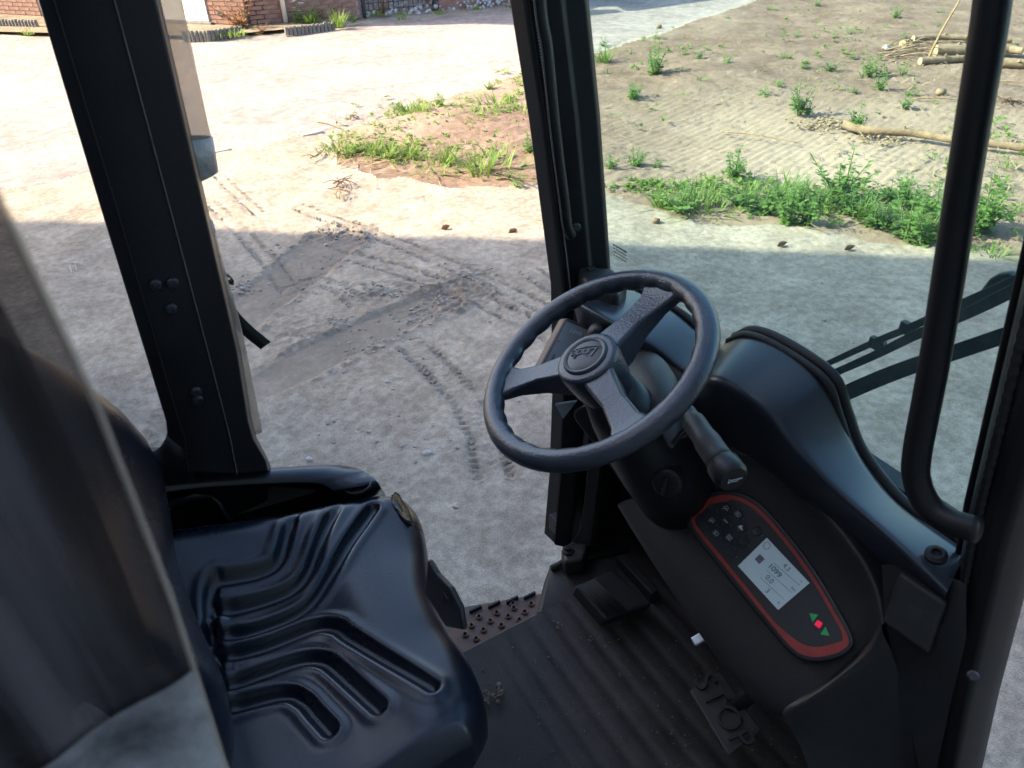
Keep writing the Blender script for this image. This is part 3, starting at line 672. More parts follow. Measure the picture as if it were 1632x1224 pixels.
dash = tb(MB().grid(rows), 'dashboard', M_dash, smooth=True, sub=2)
# windscreen gasket: two rubber beads following the dash edge
gk = smooth_path([p+V(-.002, 0, -.004) for p in R0[6:]], 5)
tb(MB().tube(gk, .006, 8), 'windscreen_gasket', M_rubber, smooth=True)
gk2 = smooth_path([p+V(.012, 0, -.001) for p in R0[6:]], 5)
tb(MB().tube(gk2, .008, 8), 'windscreen_gasket', M_rubber, smooth=True)
gk3 = smooth_path([p+V(.008, 0, -.004) for p in R0[:7]], 5)
tb(MB().tube(gk3, .007, 8), 'windscreen_gasket', M_rubber, smooth=True)
bc = at(1492, 884, Z=1.385)
sc_ = tb(MB().lathe(bc, (-.3, 0, 1), [(.013, -.004), (.013, .002), (.009, .005), (.006, .005), (.006, .0), (.0, .0)], 18), 'screw_plug', M_rubber, smooth=False)

# --- console with the control panel
TH = math.radians(42); PN = V(-math.sin(TH), 0, math.cos(TH)); PC = at(1230, 910, X=.68); PU = V(math.cos(TH), 0, math.sin(TH)); PR = V(0, -1, 0)
def pp(px, py, off=0.): return onpl(px, py, PN, PC+PN*off)
def ring(pxs, off): return [pp(x, y, off) for x, y in pxs]
# outline of the panel (clockwise from upper left)
OUT = [(1101, 838), (1104, 815), (1120, 797), (1148, 786), (1178, 789), (1208, 805), (1240, 838), (1275, 882), (1308, 930), (1334, 975), (1352, 1008), (1355, 1028), (1338, 1042), (1306, 1050), (1278, 1046), (1256, 1030), (1222, 990), (1180, 938), (1138, 886)]
def closed_smooth(pxs, n=5):
    P = pxs[-2:]+pxs+pxs[:3]; q = smooth_path([(a, b, 0) for a, b in P], n); return [(p[0], p[1]) for p in q[2*n:-2*n-1]]
OUTS = closed_smooth(OUT); cxy = V(np.mean([p[0] for p in OUT]), np.mean([p[1] for p in OUT]))
def grow(pxs, k):   # move an outline outwards by k pixels
    n = len(pxs); r = []
    for i in range(n):
        a, b = V(*pxs[i-1]), V(*pxs[(i+1) % n]); t = unit(b-a); r.append(tuple(V(*pxs[i])+V(t[1], -t[0])*k))
    return r
ZO = [(1096, 1196)]
# console skin: rails from the lip down to the kick panel
LIPpx = [(1062, 752), (1100, 735), (1141, 705), (1165, 718), (1192, 727), (1220, 719), (1246, 728), (1278, 768), (1310, 812), (1345, 854), (1381, 903), (1401, 955), (1405, 996)]
lip = [pp(x, y, .030) for x, y in LIPpx]
bowl = [pp(x, y, .004) for x, y in [(1050, 772), (1078, 765), (1110, 755), (1140, 752), (1170, 757), (1200, 770), (1230, 795), (1258, 828), (1290, 868), (1322, 914), (1350, 962), (1372, 1004), (1384, 1030)]]
mid = [pp(x, y, -.006) for x, y in [(1036, 790), (1052, 800), (1070, 812), (1090, 835), (1110, 865), (1135, 900), (1160, 934), (1188, 968), (1215, 1002), (1243, 1035), (1275, 1062), (1310, 1078), (1345, 1075)]]
low = [pp(x, y, -.010) for x, y in [(974, 800), (984, 818), (998, 842), (1016, 872), (1038, 906), (1060, 940), (1082, 974), (1106, 1010), (1132, 1046), (1162, 1086), (1200, 1126), (1250, 1155), (1308, 1145)]]
und = [p+V(.03, 0, -.05) for p in low]
und2 = [V(.83, p[1], p[2]-.16) for p in low]
back = [p+V(.05, 0, -.012) for p in lip]; back2 = [p+V(.11, 0, -.06) for p in lip]
con = tb(MB().grid([back2, back, [p+V(.008, 0, .001) for p in lip], lip, [a*.6+b*.4-PN*.004 for a, b in zip(lip, bowl)], bowl, mid, low, und, und2]), 'console', M_trim, smooth=True, sub=2)
# flank of the console towards the camera: outer lip sweeping down, and the right side panel
side = [[pp(1405, 985, .030), pp(1384, 1022, .008), pp(1345, 1062, -.002), pp(1300, 1100, -.006), pp(1240, 1130, -.012)],
        [pp(1404, 1010, .030), pp(1388, 1040, .026), pp(1352, 1068, .020), pp(1300, 1108, .012), pp(1250, 1150, -.01)],
        [pp(1425, 1040, .02), pp(1405, 1085, .0), pp(1370, 1120, -.02), pp(1325, 1150, -.03), pp(1275, 1180, -.03)],
        [pp(1450, 1140, -.03), pp(1430, 1180, -.05), pp(1400, 1210, -.06), pp(1350, 1230, -.07), pp(1300, 1260, -.06)],
        [pp(1470, 1300, -.06), pp(1450, 1330, -.08), pp(1420, 1340, -.09), pp(1370, 1350, -.10), pp(1310, 1360, -.10)]]
tb(MB().grid(side), 'console_flank', M_black, smooth=True, sub=2)
tb(MB().grid([[pp(1405, 900, .03), pp(1470, 900, .05), pp(1540, 930, .06)], [pp(1410, 985, .025), pp(1470, 1000, .04), pp(1540, 1020, .05)], [pp(1430, 1080, 0), pp(1480, 1100, 0), pp(1515, 1120, 0)], [pp(1440, 1200, -.05), pp(1470, 1220, -.05), pp(1490, 1240, -.05)], [pp(1430, 1400, -.1), pp(1450, 1420, -.1), pp(1465, 1440, -.1)]]), 'side_panel', M_black, smooth=True)
# holder with a square hole at the right end
hb = [at(1436, 908, Z=1.36), at(1512, 958, Z=1.355), at(1480, 1032, Z=1.30), at(1408, 990, Z=1.30)]
hb[2] = hb[1]+hb[3]-hb[0]
hn = unit(np.cross(hb[1]-hb[0], hb[3]-hb[0])); hn = hn if hn[2] > 0 else -hn
hold = tb(MB().prism([p+hn*.012 for p in hb], -hn*.06), 'switch_blank', M_trim, bevel=.006)
hb = [p+hn*.012 for p in hb]
hc = (hb[0]+hb[1]+hb[2]+hb[3])/4
hu, hv = unit(hb[1]-hb[0]), unit(hb[3]-hb[0])
tb(MB().prism([hc+hu*.010*a+hv*.010*b_+hn*.0006 for a, b_ in ((-1, -1), (1, -1), (1, 1), (-1, 1))], -hn*.0008), 'square_hole', M_rubber, hold)
# panel body, red band, face
body = tb(MB().loft([ring(grow(OUTS, 3), -.012), ring(grow(OUTS, 5), .006), ring(grow(OUTS, 3), .012), ring(OUTS, .0125)]), 'control_panel', M_black, smooth=False)
PZ = .0135
def inner(i, n):
    x, y = OUTS[i]; f = 9
    if y > 1000: f = 9+10*min(1, (y-1000)/45.)
    if y < 815 and x < 1160: f = 14
    return f
INN = []
for i in range(len(OUTS)):
    a, b_ = V(*OUTS[i-1]), V(*OUTS[(i+1) % len(OUTS)]); t = unit(b_-a); INN.append(tuple(V(*OUTS[i])-V(t[1], -t[0])*inner(i, 0)))
OB = grow(OUTS, -3); n = len(OB)
rb = MB(); rb.add(ring(OB, PZ)+ring(INN, PZ)+ring(OB, PZ-.003)+ring(INN, PZ-.003), [(i, (i+1) % n, n+(i+1) % n, n+i) for i in range(n)]+[(2*n+i, 2*n+(i+1) % n, (i+1) % n, i) for i in range(n)])
tb(rb, 'red_band', M_red, body, label='dull red border round the control panel')
tb(MB().prism(ring(INN, PZ-.0006), -PN*.003), 'panel_face', M_face, body)
scr = [(1176, 902), (1222, 857), (1290, 929), (1240, 972)]
disp = tb(MB().prism(ring(scr, PZ+.0004), -PN*.002), 'display', M_screen, body, label='pale blue lit display showing 1099')
s00, s01, s11, s10 = ring(scr, PZ+.0008); su = unit(s10-s00); sv = unit(s01-s00); sw = np.linalg.norm(s10-s00); sh = np.linalg.norm(s01-s00)
def sp(a, b_): return s00+su*sw*a+sv*sh*b_
for t, a, b_, s_ in (('4.3', .60, .84, .0098), ('1099', .50, .585, .0120), ('0.0', .545, .345, .0110), ('3', .66, .12, .0110), ('km', .93, .60, .006), ('t', .93, .86, .006), ('h', .93, .12, .007)):
    ttext(t, s_, sp(a, b_), su, sv, M_lcd, disp, ext=.0002, name='digits')
for b_ in (.24, .48, .73): tb(MB().box(sp(.68, b_), (.0004, sw*.55, .0004)), 'divider', M_lcd, disp)
tb(MB().prism([sp(.12, .42), sp(.24, .42), sp(.24, .60), sp(.12, .60)], PN*.0003), 'status_icon', M_lcdr, disp); ttext('P', .008, sp(.18, .51)+PN*.0006, su, sv, M_lcd, disp, ext=.0001, name='digits')
tb(MB().tube([sp(.10, .86)+su*.0052*math.cos(a)+sv*.0052*math.sin(a) for a in np.linspace(0, 2*math.pi, 20)], .0004, 4), 'status_icon', M_lcdr, disp)
# buttons: 3 rows
def zp(zx, zy): return 1080+zx/3.825, 760+zy/3.825
bt_me = None
def icon(kind, c):
    ic = MB(); r = .0042; P = lambda a, b_: c+su*a+sv*b_+PN*.0018
    if kind == 'wiper': ic.tube([P(-r, -r*.2), P(-r*.6, r*.8), P(r*.6, r*.8), P(r, -r*.2), P(-r, -r*.2)], .0004, 4); ic.tube([P(-r, -r), P(r*.5, r*.4)], .0004, 4)
    elif kind == 'lamp': 
        ic.tube([P(0, -r*.8), P(r*.9, -r*.5), P(r*.9, r*.5), P(0, r*.8), P(0, -r*.8)], .0004, 4)
        for k in (-.6, -.2, .2, .6): ic.tube([P(-r*.3, r*k), P(-r*1.1, r*k-.0006)], .0004, 4)
    elif kind == 'truck': ic.prism([P(-r, -r*.5), P(r*1.1, -r*.5), P(r*1.1, 0), P(r*.3, r*.2), P(0, r*.8), P(-r*.5, r*.8), P(-r, r*.1)], PN*.0002)
    elif kind == 'box': ic.tube([P(-r*.9, -r*.7), P(r*.9, -r*.7), P(r*.9, r*.7), P(-r*.9, r*.7), P(-r*.9, -r*.7)], .0005, 4); ic.tube([P(-r*.4, -r*.3), P(r*.4, -r*.3), P(r*.4, r*.3), P(-r*.4, r*.3), P(-r*.4, -r*.3)], .0005, 4)
    return ic
for zx, zy, kind in ((215, 188, None), (298, 195, 'wiper'), (372, 230, 'lamp'), (212, 270, 'wiper'), (297, 270, 'eco'), (390, 312, 'truck'), (238, 346, 'lamp'), (318, 372, 'box'), (485, 332, None), (405, 392, None), (332, 460, None)):
    c = pp(*zp(zx, zy), PZ)
    bo = tb(MB().lathe(c, PN, [(.0076, -.001), (.0076, .0006), (.0066, .0014), (.0040, .0010)], 22), 'button', M_button, body, smooth=False)
    if kind == 'eco': ttext('eco', .0058, c+PN*.0018, su, sv, M_icon, bo, ext=.0002, name='lettering')
    elif kind: tb(icon(kind, c), 'icon', M_icon, bo)
    tb(MB().lathe(c+su*.0100+sv*.0005, PN, [(.0012, 0), (.0012, .0005), (.0, .0006)], 8), 'pilot_light', M_icon_dim, bo)
c = pp(*zp(860, 898), PZ); tb(MB().box(c+PN*.0005, (.0085, .0085, .0016), (su*.97+sv*.2, sv*.97-su*.2, PN)), 'brake_lamp', M_ledr, body, bevel=.0015, label='glowing red square lamp on the control panel')
for zx, zy, dr in ((828, 858, 1), (900, 942, -1)):
    c = pp(*zp(zx, zy), PZ); ax1 = unit(su*.4*dr-sv*.5*dr); ax2 = np.cross(PN, ax1)
    tb(MB().prism([c-ax1*.0042*1.2-ax2*.006, c+ax1*.0062, c-ax1*.0042*1.2+ax2*.006], PN*.0008), 'direction_arrow', M_ledg, body)

# --- steering wheel
WT, WY = math.radians(30), math.radians(16)
WN = V(-math.sin(WT)*math.cos(WY), math.sin(WT)*math.sin(WY), math.cos(WT)); WC = V(.528, .697, 1.512)
W1 = unit(np.cross([0, 1, 0], WN)); W2 = np.cross(WN, W1)
RW, rw = .1650, .0168
def wpt(x, y, off=0.): return onpl(x, y, WN, WC+WN*off)
rings = []; NS = 150
for i in range(NS):
    q = 2*math.pi*i/NS; rad = W1*math.cos(q)+W2*math.sin(q); ring_ = []
    sc = .0032*max(0, math.cos(q*30))
    for j in range(16):
        a = 2*math.pi*j/16; ca, sa = math.cos(a), math.sin(a)
        r_ = rw*(1.0-.10*max(0, sa)); dd_ = sc*max(0, -ca*.8-sa*.45)
        ring_.append(WC+rad*(RW+(r_-dd_)*ca)+WN*(r_-dd_)*sa*.95)
    rings.append(ring_)
rings.append(rings[0])
HUB = WC+W2*.010+W1*(-.002)+WN*.004
def wsub(mb): return mb
wheel_mb = MB().loft(rings, caps=False)
wheel = tb(wheel_mb, 'steering_wheel', M_wheel, smooth=True)
for sx, sy, w0, w1 in ((1052, 462, .022, .026), (792, 608, .020, .022), (1008, 690, .020, .023)):
    e = wpt(sx, sy); d = unit(e-HUB); d = unit(d-WN*(d@WN)); e = WC+unit(e-WC)*(RW-.004)
    d = unit(e-HUB); s_ = np.cross(WN, d); Ls = np.linalg.norm(e-HUB); secs = []
    for t, w, up_, dn in ((.0, .030, .004, .045), (.30, w0*1.1, .002, .045), (.55, w0*.86, .000, .034), (.80, w1*.95, -.002, .024), (.92, w1*1.35, .001, .018), (1.0, w1*1.75, .004, .010)):
        c = HUB+d*Ls*t; secs.append([c+s_*w+WN*(up_-.004), c+s_*w*.86+WN*up_, c-s_*w*.86+WN*up_, c-s_*w+WN*(up_-.004), c-s_*w*.9-WN*dn, c+s_*w*.9-WN*dn])
    tb(MB().loft(secs), 'spoke', M_wheel, wheel, bevel=.003, seg=2)
tb(MB().lathe(HUB, WN, [(.028, -.10), (.036, -.075), (.044, -.045), (.0475, -.010), (.0465, .0035), (.043, .0065), (.036, .0075)], 48), 'hub', M_wheel, wheel, bevel=.002)
cap = tb(MB().lathe(HUB+WN*.0072, WN, [(.0345, -.004), (.0345, .002), (.032, .0045), (.028, .0035), (.0275, .0025), (.020, .0042), (0.001, .0048)], 48), 'hub_cap', M_cap, wheel, bevel=.0006)
# lettering seen upside down from here: its base faces the windscreen side
lu = unit(wpt(926, 573)-wpt(956, 569)); lv_ = np.cross(WN, lu)
ttext('Linde', .0215, HUB+WN*.0118-lv_*.003, lu, lv_, M_capl, cap, ext=.0014, shear=.35, spacing=.88)
tb(MB().tube([HUB+WN*.0122+lu*(-.024)+lv_*(-.012), HUB+WN*.0125+lv_*(-.0135), HUB+WN*.0122+lu*.022+lv_*(-.010)], .0007, 6), 'cap_crease', M_cap, cap)

# --- steering column shroud, stalk, key knob
CD = -WN                                     # column axis, down and forwards
q0 = HUB+CD*.07
sh_r = []
for t, rx, ry in ((0, .040, .046), (.05, .052, .058), (.12, .062, .070), (.20, .068, .078), (.30, .070, .085)):
    c = q0+CD*t+V(.0, .0, 0); sh_r.append([c+W1*rx*math.cos(a)+W2*ry*math.sin(a) for a in np.linspace(0, 2*math.pi, 24, endpoint=False)])
shroud = tb(MB().loft(sh_r), 'column_shroud', M_black, smooth=True)
# broad moulded cover that carries the column forwards to the windscreen
cv = [[at(1000, 545, X=.70), at(1050, 552, X=.70), at(1085, 600, X=.68), at(1110, 668, X=.66)],
      [at(985, 600, X=.62), at(1040, 590, X=.63), at(1075, 640, X=.62), at(1085, 700, X=.60)],
      [at(975, 650, X=.60), at(1010, 650, X=.59), at(1050, 680, X=.58), at(1070, 730, X=.58)]]
tb(MB().grid(cv), 'column_cover', M_shroud, smooth=True, sub=2, solid=.01)
# left cheek of the column: long rounded panel reaching down to the firewall
ck = [[at(903, 655, Y=.80), at(935, 690, Y=.80), at(975, 745, Y=.79), at(1010, 800, Y=.77)], [at(925, 640, Y=.79), at(955, 680, Y=.79), at(995, 735, Y=.78), at(1030, 785, Y=.76)],
      [at(950, 635, Y=.76), at(985, 680, Y=.75), at(1020, 725, Y=.74), at(1050, 770, Y=.73)], [at(960, 660, Y=.72), at(995, 700, Y=.72), at(1030, 745, Y=.71), at(1055, 785, Y=.70)]]
tb(MB().grid(ck), 'column_cheek', M_shroud, smooth=True, sub=2, solid=.012)
# stalk with horn button
s0, s1 = at(1105, 672, X=.57), at(1150, 738, X=.545); s2 = at(1168, 760, X=.540)
sd = unit(s2-s0)
stalk = tb(MB().tube(smooth_path([s0-sd*.02, s0, s0*.5+s1*.5, s1], 4), [.012]*4+[.0150]*4+[.0170]*4+[.0185], 18), 'control_stalk', M_shroud, smooth=True)
horn = tb(MB().lathe(s1, sd, [(.0190, .001), (.0205, .004), (.0210, .022), (.0195, .026), (.0170, .030), (.0155, .030), (.001, .031)], 28), 'horn_button', M_black, stalk, bevel=.0012)
hq = s1+sd*.0316; hx = unit(CR-sd*(CR@sd)); hy = np.cross(sd, hx)
hy = hy if hy@CU > 0 else -hy
hm = MB(); hm.tube([hq+hx*(-.007)+hy*.003, hq+hx*(-.007)-hy*.003, hq+hx*(-.004)-hy*.001, hq+hx*.004-hy*.0016, hq+hx*.005+hy*.001, hq+hx*.010+hy*.002, hq+hx*(-.004)+hy*.001, hq+hx*(-.007)+hy*.003], .0005, 5)
tb(hm, 'horn_symbol', M_icon, horn)
sy = s0+sd*.022
tb(MB().box(s0+sd*.045+np.cross(sd, CR)*0+unit(np.cross(CR, sd))*.017, (.012, .010, .004), (sd, hx, np.cross(sd, hx))), 'stalk_switch', M_black, stalk, bevel=.0015)
# vent slots beside the stalk
for k in range(4):
    a, b_ = at(1072+k*7, 706-k*1-k*3, X=.575), at(1100+k*5, 672+k*9, X=.575)
    tb(MB().tube([a, (a+b_)/2+V(-.003, 0, .003), b_], .0024, 6), 'vent_slat', M_shroud, shroud, smooth=True)
k0 = at(1062, 772, X=.60)
kd = unit(V(-.75, -.45, .25))
key = tb(MB().lathe(k0, kd, [(.024, -.03), (.024, -.004), (.020, 0), (.014, .001), (.001, .001)], 24), 'ignition_switch', M_black, bevel=.0015)
tb(MB().box(k0+kd*.007, (.006, .028, .014), (np.cross(kd, [0, 0, 1]), unit(np.cross(np.cross(kd, [0, 0, 1]), kd)), kd)), 'key_grip', M_rubber, key, bevel=.003)

# --- display terminal on the left of the wheel
TA, TB_, TC, TD = at(902, 505, Y=.93), at(938, 521, Y=.91), at(905, 590, Y=.88), at(858, 588, Y=.90)
tn = unit(np.cross(TB_-TA, TD-TA)); tn = tn if tn@CF < 0 else -tn
term = tb(MB().prism([TA, TB_, TC+(TC-TB_)*.5, TD+(TD-TA)*.5], -tn*.035), 'display_terminal', M_dispbody, bevel=.006)
def tq(a, b_, off=.0012):
    l = TA+(TD-TA)*b_*1.45; r = TB_+(TC-TB_)*b_*1.45; return l+(r-l)*a+tn*off
tb(MB().prism([tq(.10, .05), tq(.93, .05), tq(.93, .93), tq(.10, .93)], tn*.0006), 'terminal_face', M_disp, term)
tx = unit(tq(1, .1)-tq(0, .1)); ty = unit(tq(.5, 0)-tq(.5, 1))
ttext('Linde', .0125, tq(.62, .13, .0022), tx, ty, M_icon, term, ext=.0002, shear=.35, spacing=.9)
tb(MB().prism([tq(.06, .30, .0020), tq(.95, .30, .0020), tq(.95, .318, .0020), tq(.06, .318, .0020)], tn*.0004), 'red_stripe', M_redline, term)
for a in (.35, .65):
    for b_ in (.48, .66): tb(MB().prism([tq(a-.10, b_, .0018), tq(a+.10, b_, .0018), tq(a+.10, b_+.10, .0018), tq(a-.10, b_+.10, .0018)], tn*.0006), 'terminal_key', M_dispbody, term)
tb(MB().tube([at(915, 610, Y=.88), at(955, 640, Y=.82), at(985, 640, Y=.76)], .012, 10), 'terminal_arm', M_black, term, smooth=True)
tb(MB().prism([at(885, 645, Y=.87), at(919, 640, Y=.87), at(897, 668, Y=.87)], (0.004, .004, 0)), 'silver_bracket', M_silver, term)
kb = at(953, 528, Y=.86); kn = unit(CO-kb)*.55+V(0, 0, .8)
knob = tb(MB().lathe(kb, kn, [(.016, -.03), (.018, -.005), (.015, .004), (.009, .006), (.008, .010), (.001, .011)], 24), 'lever_knob', M_shroud, smooth=True)
tb(MB().tube([kb-unit(kn)*.025, kb+V(.05, .0, -.10), kb+V(.10, 0, -.22)], .009, 8), 'lever_rod', M_black, knob, smooth=True)

# --- box at the foot of the left windscreen pillar
bx = [at(918, 424, Y=.985), at(975, 428, Y=.965), at(992, 438, Y=.955), at(1000, 470, Y=.94), at(960, 500, Y=.92), at(917, 470, Y=.965)]
tb(MB().prism([at(919, 423, Z=1.485), at(978, 425, Z=1.485), at(1002, 446, Z=1.485), at(985, 468, Z=1.485), at(934, 448, Z=1.485)], (0, 0, -.10)), 'pillar_foot_box', M_shroud, bevel=.012, seg=3)
tb(MB().prism([at(915, 446, Z=1.45), at(935, 452, Z=1.455), at(985, 492, Z=1.44), at(960, 510, Z=1.42), at(912, 475, Z=1.42)], (0, 0, -.08)), 'pillar_foot_trim', M_trim, bevel=.008, seg=3)
tb(MB().box(at(942, 428, Z=1.487), (.016, .012, .004)), 'foot_box_clip', M_rubber, bevel=.001)
# panel closing the gap between the foot box and the column
tb(MB().grid([[at(915, 480, Y=.97), at(980, 500, X=.76), at(1050, 540, X=.76)], [at(925, 560, Y=.97), at(985, 580, X=.74), at(1060, 600, X=.72)], [at(935, 650, Y=.97), at(1000, 660, X=.72), at(1080, 690, X=.70)]]), 'lower_dash', M_black, smooth=True, solid=.01)

# --- left windscreen pillar
def sect(z, x0, x1): return [(x0, 1.05, z), (x0+.004, 1.012, z), (x0+.025, 1.0, z), (x0+.055, .992, z), (x0+.062, .998, z), (x1-.012, .992, z), (x1, 1.0, z), (x1+.012, 1.03, z), (x1+.012, 1.065, z), (x0+.02, 1.07, z)]
lv = [(2.32, .545, .652), (1.931, .605, .713), (1.751, .637, .745), (1.435, .683, .790), (1.2, .69, .80), (.95, .685, .79), (.76, .672, .77)]
pil = tb(MB().loft([sect(z, a, b_) for z, a, b_ in lv]), 'windscreen_pillar', M_steel, bevel=.004, label='black left windscreen pillar beside the steering wheel')
zp_ = smooth_path([at(840, -60, Y=1.012), at(840, 0, Y=1.012), at(868, 200, Y=1.012), at(902, 470, Y=1.012)], 6)
tb(MB().tube(zp_, .0042, 6), 'rubber_edge', M_rubber, pil, smooth=True)
zt = MB()
for p in resample([p+V(.0065, -.008, 0) for p in zp_], 120): zt.box(p, (.002, .002, .0026))
tb(zt, 'zip', M_zip, pil)
hn_ = smooth_path([V(.60, .98, 2.33), at(858, -40, Y=.98), at(872, 80, Y=.98), at(884, 200, Y=.98), at(899, 320, Y=.98), at(904, 360, Y=.982), at(911, 376, Y=.99)], 6)
tb(MB().tube(hn_, .010, 10, flat=.7), 'grab_strip', M_black, pil, smooth=True)
tb(MB().tube([p+V(-.0105, -.003, 0) for p in hn_[:-5]], .0014, 5), 'strip_edge', M_pale, pil, smooth=True)
tb(MB().lathe(at(918, 362, Y=.988), (-.2, -1, .2), [(.008, -.01), (.008, .003), (.006, .005), (.001, .005)], 12), 'bolt', M_bolt, pil, bevel=.001)
# lower post, strut with bolted foot
tb(MB().loft([[at(x, y, Y=.96+dy) for x, y, dy in r] for r in ([(893, 745, .0), (918, 745, -.02), (935, 745, 0), (915, 745, .05)], [(888, 800, 0), (915, 802, -.02), (930, 802, 0), (912, 800, .05)], [(882, 868, 0), (908, 874, -.02), (926, 876, 0), (905, 868, .05)])]), 'lower_post', M_black, pil, bevel=.004)
hng = tb(MB().box(at(886, 835, Y=.985), (.018, .03, .045)), 'hinge_plate', M_bolt, pil, bevel=.002)
st = [[at(936, 740, Y=.93), at(958, 740, Y=.91), at(962, 745, Y=.93), at(945, 742, Y=.96)], [at(930, 800, Y=.925), at(950, 804, Y=.905), at(956, 806, Y=.92), at(940, 800, Y=.95)], [at(921, 846, Y=.92), at(944, 852, Y=.90), at(952, 856, Y=.915), at(934, 846, Y=.945)], [at(912, 862, Y=.92), at(940, 872, Y=.90), at(950, 874, Y=.915), at(926, 858, Y=.945)]]
strut = tb(MB().loft(st), 'strut', M_shroud, bevel=.004)
tb(MB().prism([at(894, 872, Z=FL+.052), at(922, 855, Z=FL+.055), at(938, 868, Z=FL+.055), at(930, 892, Z=FL+.050), at(900, 896, Z=FL+.05)], (0, 0, -.045)), 'strut_foot', M_shroud, strut, bevel=.008, seg=3)
bl = at(905, 877, Z=FL+.055)
tb(MB().lathe(bl, (0, 0, 1), [(.0125, -.004), (.0125, .002), (.011, .003), (.011, .0032)], 20), 'washer', M_bolt, strut)
tb(MB().lathe(bl, (0, 0, 1), [(.0075, .003), (.0075, .0095), (.0065, .0105), (.001, .0105)], 6), 'bolt', M_bolt, strut, bevel=.0008)

# --- windscreen, wipers, right pillar, grab rail
gl = [(xws(1.26)+.02, .215, 1.26), (xws(1.26)+.02, 1.062, 1.26), (xws(2.32)+.02, 1.062, 2.32), (xws(2.32)+.02, .315, 2.32)]
glass = tb(MB().prism(gl, (.004, 0, 0)), 'windscreen', M_glass)
sticker = ws(988, 403, .016)
gt = unit(V(-.16, 0, 1)); gy = V(0, -1, 0)
RS = random.Random(2)
for k, wd in enumerate((.040, .036, .040, .034)):      # illegible maker's stamp: rows of short dashes
    stp_ = MB(); y = 0.
    while y < wd:
        l = RS.uniform(.002, .006); stp_.box(sticker+gt*(.010-k*.0075)+gy*(y-.02+l/2), (.0004, l, .0030 if k == 0 else .0018)); y += l+RS.uniform(.001, .0025)
    tb(stp_, 'glass_stamp', M_print, glass)
def wiper(pts, wd, nm, par=None, off=.045, tf=.35):
    P = smooth_path([ws(x, y, off) for x, y in pts], 4)
    return tb(MB().tube(P, wd, 8, flat=tf, up=(0, 0, 1)), nm, M_rubber, par if par else glass, smooth=True)
M_wiper = mat('dusty_wiper', (.045, .047, .047), .65, var=.4, vscale=30)
def wrib(pts, w, nm, par, off, th):
    P = smooth_path([ws(x, y, off) for x, y in pts], 5); sec = []
    for i, p in enumerate(P):
        t = unit(P[min(i+1, len(P)-1)]-P[max(i-1, 0)]); u_ = unit(np.cross(t, WSN)); n_ = unit(WSN); ww = w[0]+(w[1]-w[0])*i/(len(P)-1)
        sec.append([p+u_*ww/2, p+u_*ww*.35+n_*th, p-u_*ww*.35+n_*th, p-u_*ww/2])
    return tb(MB().loft(sec), nm, M_wiper, par, bevel=.001)
wb = wrib([(1303, 587), (1390, 547), (1450, 522), (1520, 490), (1600, 455), (1690, 415)], (.009, .012), 'wiper_blade', glass, .050, .006)
wrib([(1322, 598), (1390, 568), (1460, 534), (1540, 500), (1610, 466), (1690, 430)], (.011, .016), 'blade_rubber', wb, .042, .006)
for x, y in ((1398, 548), (1448, 524), (1530, 492)): tb(MB().box(ws(x, y, .054), (.010, .022, .016)), 'blade_joint', M_wiper, wb, bevel=.002)
cl = [ws(x, y, .056) for x, y in ((1553, 482), (1562, 462), (1575, 445), (1590, 436), (1606, 434), (1618, 444), (1628, 460), (1612, 474), (1600, 470), (1585, 474), (1570, 484))]
tb(MB().prism(cl, (.012, 0, 0)), 'wiper_clip', M_wiper, wb, bevel=.003)
wrib([(1340, 630), (1400, 604), (1450, 585), (1520, 562), (1600, 535), (1700, 500)], (.024, .018), 'wiper_arm', glass, .062, .007)
# right pillar leans in a little towards the roof
E0 = [ws(1640, 470), ws(1560, 800), ws(1512, 1050), ws(1485, 1224), ws(1462, 1400)]
def rsec(p, w=1.):
    x, y, z = p; return [(x+.02, y-.005, z), (x-.012, y, z), (x-.030, y-.006, z), (x-.048, y-.020, z), (x-.058, y-.042, z), (x-.052, y-.062, z), (x-.02, y-.072, z), (x+.02, y-.066, z)]
top = E0[0]+(E0[0]-E0[1])*2.2
rpil = tb(MB().loft([rsec(p) for p in [top]+E0]), 'windscreen_pillar', M_steel, bevel=.006, label='black right windscreen pillar with a corded edge at the picture border')
sq = resample([V(p[0]-.054, p[1]-.028, p[2]) for p in [top]+E0], 260)
tb(MB().tube(sq, [.0050+.0012*(i % 2) for i in range(260)], 7), 'corded_seal', M_trim, rpil, smooth=False)
tb(MB().tube([V(p[0]-.010, p[1]+.006, p[2]) for p in [top]+E0], .008, 8, flat=.5), 'pane_gasket', M_rubber, rpil, smooth=True)
tb(MB().lathe(at(1551, 1078, Y=.150), unit(CO-at(1551, 1078, Y=.150)), [(.006, -.004), (.006, .002), (.004, .004), (.001, .004)], 12), 'screw', M_bolt, rpil)
tp = [at(1586, -120, X=.70), at(1582, 0, X=.70), at(1545, 230, X=.70), at(1492, 560, X=.70), at(1462, 720, X=.70), at(1462, 768, X=.70), at(1480, 806, X=.702), at(1512, 830, X=.705), at(1560, 845, X=.71)]
tp.insert(0, tp[0]+(tp[0]-tp[1])*((2.34-tp[0][2])/(tp[0][2]-tp[1][2])))
TB = smooth_path(tp, 6)
rail = tb(MB().tube(TB, .0150, 18), 'grab_rail', M_steel, smooth=True, label='black vertical grab rail bent into the right pillar')

